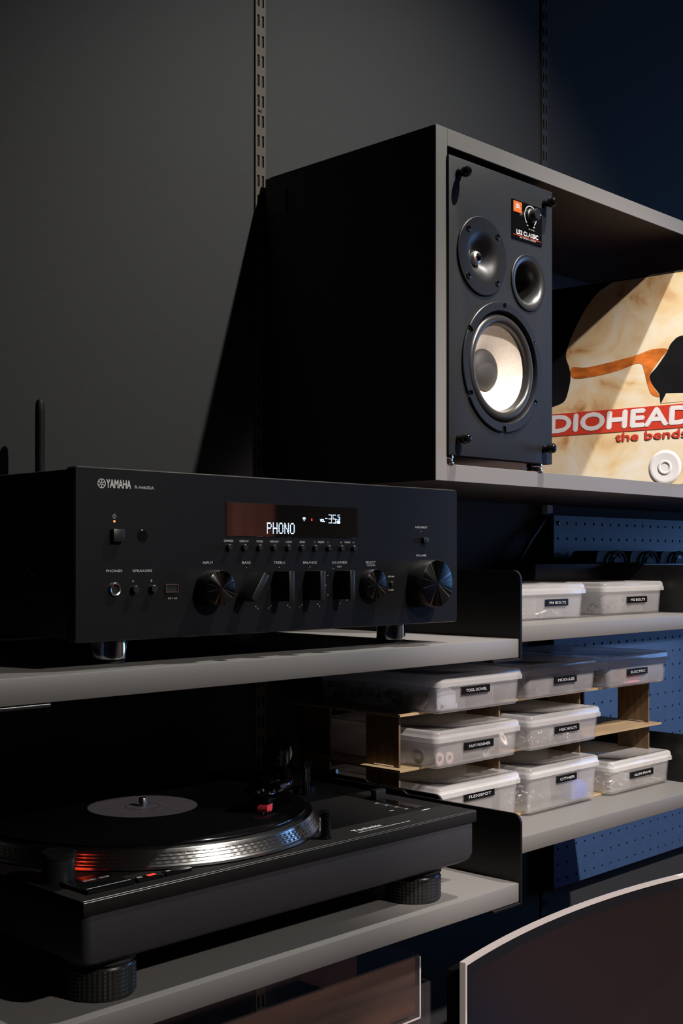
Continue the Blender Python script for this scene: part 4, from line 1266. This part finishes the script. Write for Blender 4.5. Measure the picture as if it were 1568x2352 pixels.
BX = [
    (1.2465, 0.918, ZR1, 0.0465, 'M4 BOLTS', 'clear box labelled M4 bolts beside the black bracket on the higher shelf', 1.3180, -0.0612, 0.050),
    (1.4690, 0.928, ZR1, 0.0465, 'M5 BOLTS', 'clear box labelled M5 bolts, on the right of the higher shelf', 1.5330, -0.0625, 0.052),
    (1.0790, 0.901, z2, 0.0445, 'TOOL DOWEL', 'clear box with bluish glare and tape label, leftmost in the top row of the rack', 1.1240, -0.1590, 0.053),
    (1.2700, 0.914, z2, 0.0440, 'MODULES', 'clear box labelled modules, middle of the rack top row', 1.3320, -0.1625, 0.050),
    (1.4560, 0.912, z2, 0.0445, 'ELECTRIC', 'clear box labelled electric, right end of the rack top row', 1.5070, -0.1632, 0.052),
    (1.0790, 0.904, z1, 0.0440, 'NUT-WASHER', 'clear box of washers labelled nut-washer', 1.1330, -0.2258, 0.055),
    (1.2640, 0.906, z1, 0.0445, 'MISC BOLTS', 'clear box labelled misc bolts, on the middle level of the rack', 1.3220, -0.2255, 0.054),
    (1.0930, 0.914, z0, 0.0590, 'FLEXISPOT', 'taller clear box labelled flexispot behind the turntable bracket', 1.1450, -0.2892, 0.058),
    (1.2760, 0.916, z0, 0.0590, 'OTHER', 'taller clear box labelled other with something blue inside', 1.3400, -0.2930, 0.045),
    (1.4640, 0.912, z0, 0.0450, 'ALUMI FRAME', 'clear box labelled alumi frame, lowest right on the rack', 1.5150, -0.3090, 0.060),
]
BOXES = [storage_box(*b) for b in BX]

# what shows through the boxes
def washer(r0, r1, h):
    return MB().lathe([(r0, 0), (r1, 0), (r1, h), (r0, h), (r0, 0)], 'Y', (0, 0, 0), 28)
bx, by, bz = BX[5][0], BX[5][1], BX[5][2]
WG = 'washers leaning inside the nut-washer box'
for (dx, dy, r0, r1, m, lab) in ((0.016, 0.0095, 0.0035, 0.0075, 'pink_ring', 'dull rose washer nearest the left corner of the nut-washer box'),
                                (0.034, 0.0095, 0.0030, 0.0070, 'pink_ring', 'dull rose washer second from the left behind the box front'),
                                (0.103, 0.0095, 0.0028, 0.0066, 'bolts', 'grey washer under the right end of the nut-washer label'),
                                (0.140, 0.0105, 0.0040, 0.0085, 'nylon', 'large cream washer high at the right of the nut-washer box'),
                                (0.0100, 0.035, 0.0035, 0.0085, 'dark_parts', 'dark nut behind the left side of the nut-washer box'),
                                (0.0100, 0.090, 0.0030, 0.0080, 'bolts', 'grey nut farther back along the left side of the nut-washer box')):
    o = build('washer', washer(r0, r1, 0.002), M[m])
    o.location = (bx + dx, by + dy, bz + 0.0032 + r1)
    if m == 'nylon':
        o.location.z += 0.010
        o.rotation_euler = (R(-25), R(10), R(15))
    if dx < 0.011:
        o.rotation_euler = (0, 0, R(90))
    tag(o, lab, 'washer', WG)
def pile(name, i, x0, x1, h, m, lab, n=70, rod=True, ymax=0.19):
    b = BX[i]
    mb = MB()
    rnd = random.Random(i * 17 + 5)
    for k in range(n):
        x = rnd.uniform(x0, x1); y = rnd.uniform(0.0135, ymax); z = rnd.uniform(0.005, h)
        a, e = rnd.uniform(0, PI), rnd.uniform(-0.4, 0.4)
        l = rnd.uniform(0.004, 0.010)
        d = Vector((math.cos(a) * math.cos(e), math.sin(a) * math.cos(e), math.sin(e))) * l / 2
        if abs(d.y) > 0.004: d.y *= 0.6
        p = Vector((x, y, max(z, 0.0055)))
        if rod:
            mb.cyl(p - d, p + d, 0.0013, seg=7)
            mb.cyl(p + d, p + d * 1.25, 0.0026, seg=7)
        else:
            s = rnd.uniform(0.002, 0.005)
            mb.box(p.x - s, p.x + s, p.y - s, p.y + s, max(0.003, p.z - s), p.z + s, 0.0006, 1)
    o = build(name, mb, M[m])
    o.location = (b[0], b[1], b[2] + 0.0003)
    tag(o, lab, 'hardware', None, 'stuff')
pile('bolt_pile', 0, 0.014, 0.150, 0.012, 'bolts', 'heap of small zinc bolts in the M4 box')
pile('bolt_pile', 1, 0.014, 0.150, 0.020, 'dark_parts', 'dark heap of bolts in the M5 box', 130)
pile('screw_pile', 6, 0.014, 0.150, 0.010, 'bolts', 'heap of mixed zinc bolts in the misc bolts box', 90)
pile('component_pile', 3, 0.016, 0.060, 0.022, 'dark_parts', 'dark electronic modules in the modules box', 60, False)
pile('component_pile', 2, 0.012, 0.030, 0.024, 'dark_parts', 'dark parts in the top left rack box', 60, False)
pile('component_pile', 4, 0.012, 0.040, 0.022, 'dark_parts', 'dark wiring parts in the electric box', 50, False)
pile('screw_pile', 9, 0.014, 0.140, 0.012, 'bolts', 'bright aluminium frame fittings in the lowest right box', 60)
pile('screw_pile', 8, 0.012, 0.050, 0.028, 'bolts', 'pale fittings in the left third of the taller box labelled other', 70)
def bag(name, i, x0, x1, h, m, lab):
    b = BX[i]
    mb = MB()
    nx, nz = 12, 8
    rnd = random.Random(i)
    V, F = [], []
    for s, yy in ((0, 0.0105), (1, 0.030)):
        for j in range(nz + 1):
            for k in range(nx + 1):
                f, g = k / nx, j / nz
                edge = math.sin(PI * f) * 0.6 + 0.4
                top = h * (0.75 + 0.25 * math.sin(3.1 * f + 0.6))
                V.append((x0 + (x1 - x0) * f, yy + (0.004 if s == 0 else -0.004) * (1 - edge) + rnd.uniform(0, 0.0012), 0.0035 + top * g))
    n = (nx + 1) * (nz + 1)
    for s in (0, 1):
        for j in range(nz):
            for k in range(nx):
                a = s * n + j * (nx + 1) + k
                F.append((a, a + 1, a + nx + 2, a + nx + 1))
    rim = [k for k in range(nx + 1)] + [j * (nx + 1) + nx for j in range(1, nz + 1)] + [nz * (nx + 1) + k for k in range(nx - 1, -1, -1)] + [j * (nx + 1) for j in range(nz - 1, 0, -1)]
    for q in range(len(rim)):
        a, c = rim[q], rim[(q + 1) % len(rim)]
        F.append((a, c, n + c, n + a))
    mb.add(V, F)
    o = build(name, mb, M[m])
    o.location = (b[0], b[1], b[2] + 0.0003)
    tag(o, lab, 'bag')
bag('plastic_bag', 8, 0.113, 0.150, 0.026, 'blue_bag', 'blue plastic bag inside the taller box labelled other')
bag('plastic_bag', 4, 0.058, 0.100, 0.020, 'pink_bag', 'pink plastic pouch inside the electric box')
bag('paper_bag', 2, 0.012, 0.050, 0.026, 'paper', 'pale paper packet inside the top left rack box')

# ------------------------------------------------------------------ curved monitor on a desk
def monitor():
    ccx, ccy, Rr = 1.4656, -0.4425, 1.3953
    zt, H = -0.4800, 0.360
    a0, a1 = math.atan2(0.9149 - ccy, 1.1429 - ccx), 0.0
    a1 = a0 - 0.80 / Rr
    t = thing('curved_monitor', 'curved dark monitor with silver edge at the lower right of the shelves', 'monitor', (ccx, ccy, zt - H))
    N = 48
    def strip(mb, r0, r1, z0, z1, b0, b1):
        V, F = [], []
        for i in range(N + 1):
            a = b0 + (b1 - b0) * i / N
            c, s = math.cos(a), math.sin(a)
            V += [(r0 * c, r0 * s, z0), (r1 * c, r1 * s, z0), (r1 * c, r1 * s, z1), (r0 * c, r0 * s, z1)]
        for i in range(N):
            for k in range(4):
                F.append((4 * i + k, 4 * i + (k + 1) % 4, 4 * i + 4 + (k + 1) % 4, 4 * i + 4 + k))
        F += [(0, 1, 2, 3), (4 * N + 3, 4 * N + 2, 4 * N + 1, 4 * N)]
        mb.add(V, F)
        return mb
    e = 0.0045 / Rr
    mb = MB()
    strip(mb, Rr - 0.001, Rr + 0.0065, H - 0.0045, H, a0, a1)
    strip(mb, Rr - 0.001, Rr + 0.0065, 0, 0.0045, a0, a1)
    strip(mb, Rr - 0.001, Rr + 0.0065, 0.0045, H - 0.0045, a0, a0 - e)
    strip(mb, Rr - 0.001, Rr + 0.0065, 0.0045, H - 0.0045, a1 + e, a1)
    build('silver_frame', mb, M['bezel'], t, ang=20)
    build('back_shell', strip(MB(), Rr + 0.0066, Rr + 0.035, 0.02, H - 0.02, a0 - 5 * e, a1 + 5 * e), M['black_metal'], t)
    bd = 0.0150
    eb = bd / Rr
    mb = MB()
    strip(mb, Rr + 0.0005, Rr + 0.003, H - 0.0045 - bd, H - 0.0045, a0 - e, a1 + e)
    strip(mb, Rr + 0.0005, Rr + 0.003, 0.0045, 0.0045 + bd, a0 - e, a1 + e)
    strip(mb, Rr + 0.0005, Rr + 0.003, 0.0045 + bd, H - 0.0045 - bd, a0 - e, a0 - e - eb)
    strip(mb, Rr + 0.0005, Rr + 0.003, 0.0045 + bd, H - 0.0045 - bd, a1 + e + eb, a1 + e)
    build('black_border', mb, M['rubber'], t)
    build('screen', strip(MB(), Rr + 0.0008, Rr + 0.0032, 0.0045 + bd, H - 0.0045 - bd, a0 - e - eb, a1 + e + eb), M['screen'], t)
    am = (a0 + a1) / 2
    px, py = (Rr + 0.05) * math.cos(am), (Rr + 0.05) * math.sin(am)
    build('stand', MB().cyl((px, py, -0.10), (px, py, H * 0.6), 0.022, seg=28).box(px - 0.12, px + 0.12, py - 0.18, py + 0.05, -0.112, -0.100, 0.004, 2).box(px - 0.05, px + 0.05, py - 0.03, py + 0.01, H * 0.4, H * 0.65, 0.004, 2), M['black_metal'], t)
    return zt - H - 0.112
ZD = monitor()
t = thing('desk', 'dark desk standing below the shelves', 'desk', (0.3, 0.62, FLOOR))
build('desk_top', MB().box(0, 2.3, 0, 0.48, ZD - FLOOR - 0.028, ZD - FLOOR, 0.002, 2), M['black_metal'], t)
for x in (0.05, 2.2):
    for y in (0.03, 0.40):
        build('leg', MB().box(x, x + 0.05, y, y + 0.05, 0, ZD - FLOOR - 0.028), M['black_metal'], t)

# ------------------------------------------------------------------ clear acrylic cases under the turntable shelf
t = thing('display_riser', 'black riser in the shade under the turntable shelf', 'stand', (0.55, 0.80, ZD))
hz = -0.4587 - ZD
mb = MB().box(0, 0.372, 0.006, 0.088, hz - 0.004, hz, 0.0005, 1)
build('riser_top', mb, M['rubber'], t)
for x in (0.004, 0.356):
    for y in (0.012, 0.076):
        build('leg', MB().box(x, x + 0.010, y, y + 0.008, 0, hz - 0.004), M['rubber'], t)
def acrylic_case(x0, x1, y0, z0, z1, D, lab, name, refl=True):
    t = thing(name, lab, 'case', (x0, y0, z0))
    L, H, w = x1 - x0, z1 - z0, 0.0026
    mb = MB().box(0, L, 0, w, 0, H, 0.0006, 1).box(0, w, w, D - w, 0, H, 0.0004, 1).box(L - w, L, w, D - w, 0, H, 0.0004, 1).box(0, L, D - w, D, 0, H, 0.0006, 1).box(w, L - w, w, D - w, 0, w)
    build('clear_shell', mb, M['acrylic'], t)
    if refl:
        build('edge_glint', MB().box(L - 0.0016, L + 0.0002, -0.0002, 0.0010, 0.001, H - 0.002).box(0.10, L, -0.0002, 0.0010, -0.0001, 0.0012), M['acrylic_glint'], t)  # pale strips painting the bright highlights along the case edges
        build('reflection_card', MB().box(w + 0.0015, L - w - 0.0015, w + 0.001, w + 0.0018, w + 0.002, H - 0.003), M['wood_reflection'], t)  # brown card painting the room's wood reflected in the case front
    return t
acrylic_case(0.600, 0.9290, 0.800, -0.4583, -0.3945, 0.09, 'clear acrylic case with a painted brown wood reflection under the turntable shelf', 'acrylic_case')
acrylic_case(0.700, 1.0595, 0.8965, ZD + 0.0002, -0.4765, 0.06, 'tall empty clear acrylic case standing behind the brown one', 'acrylic_case', False)
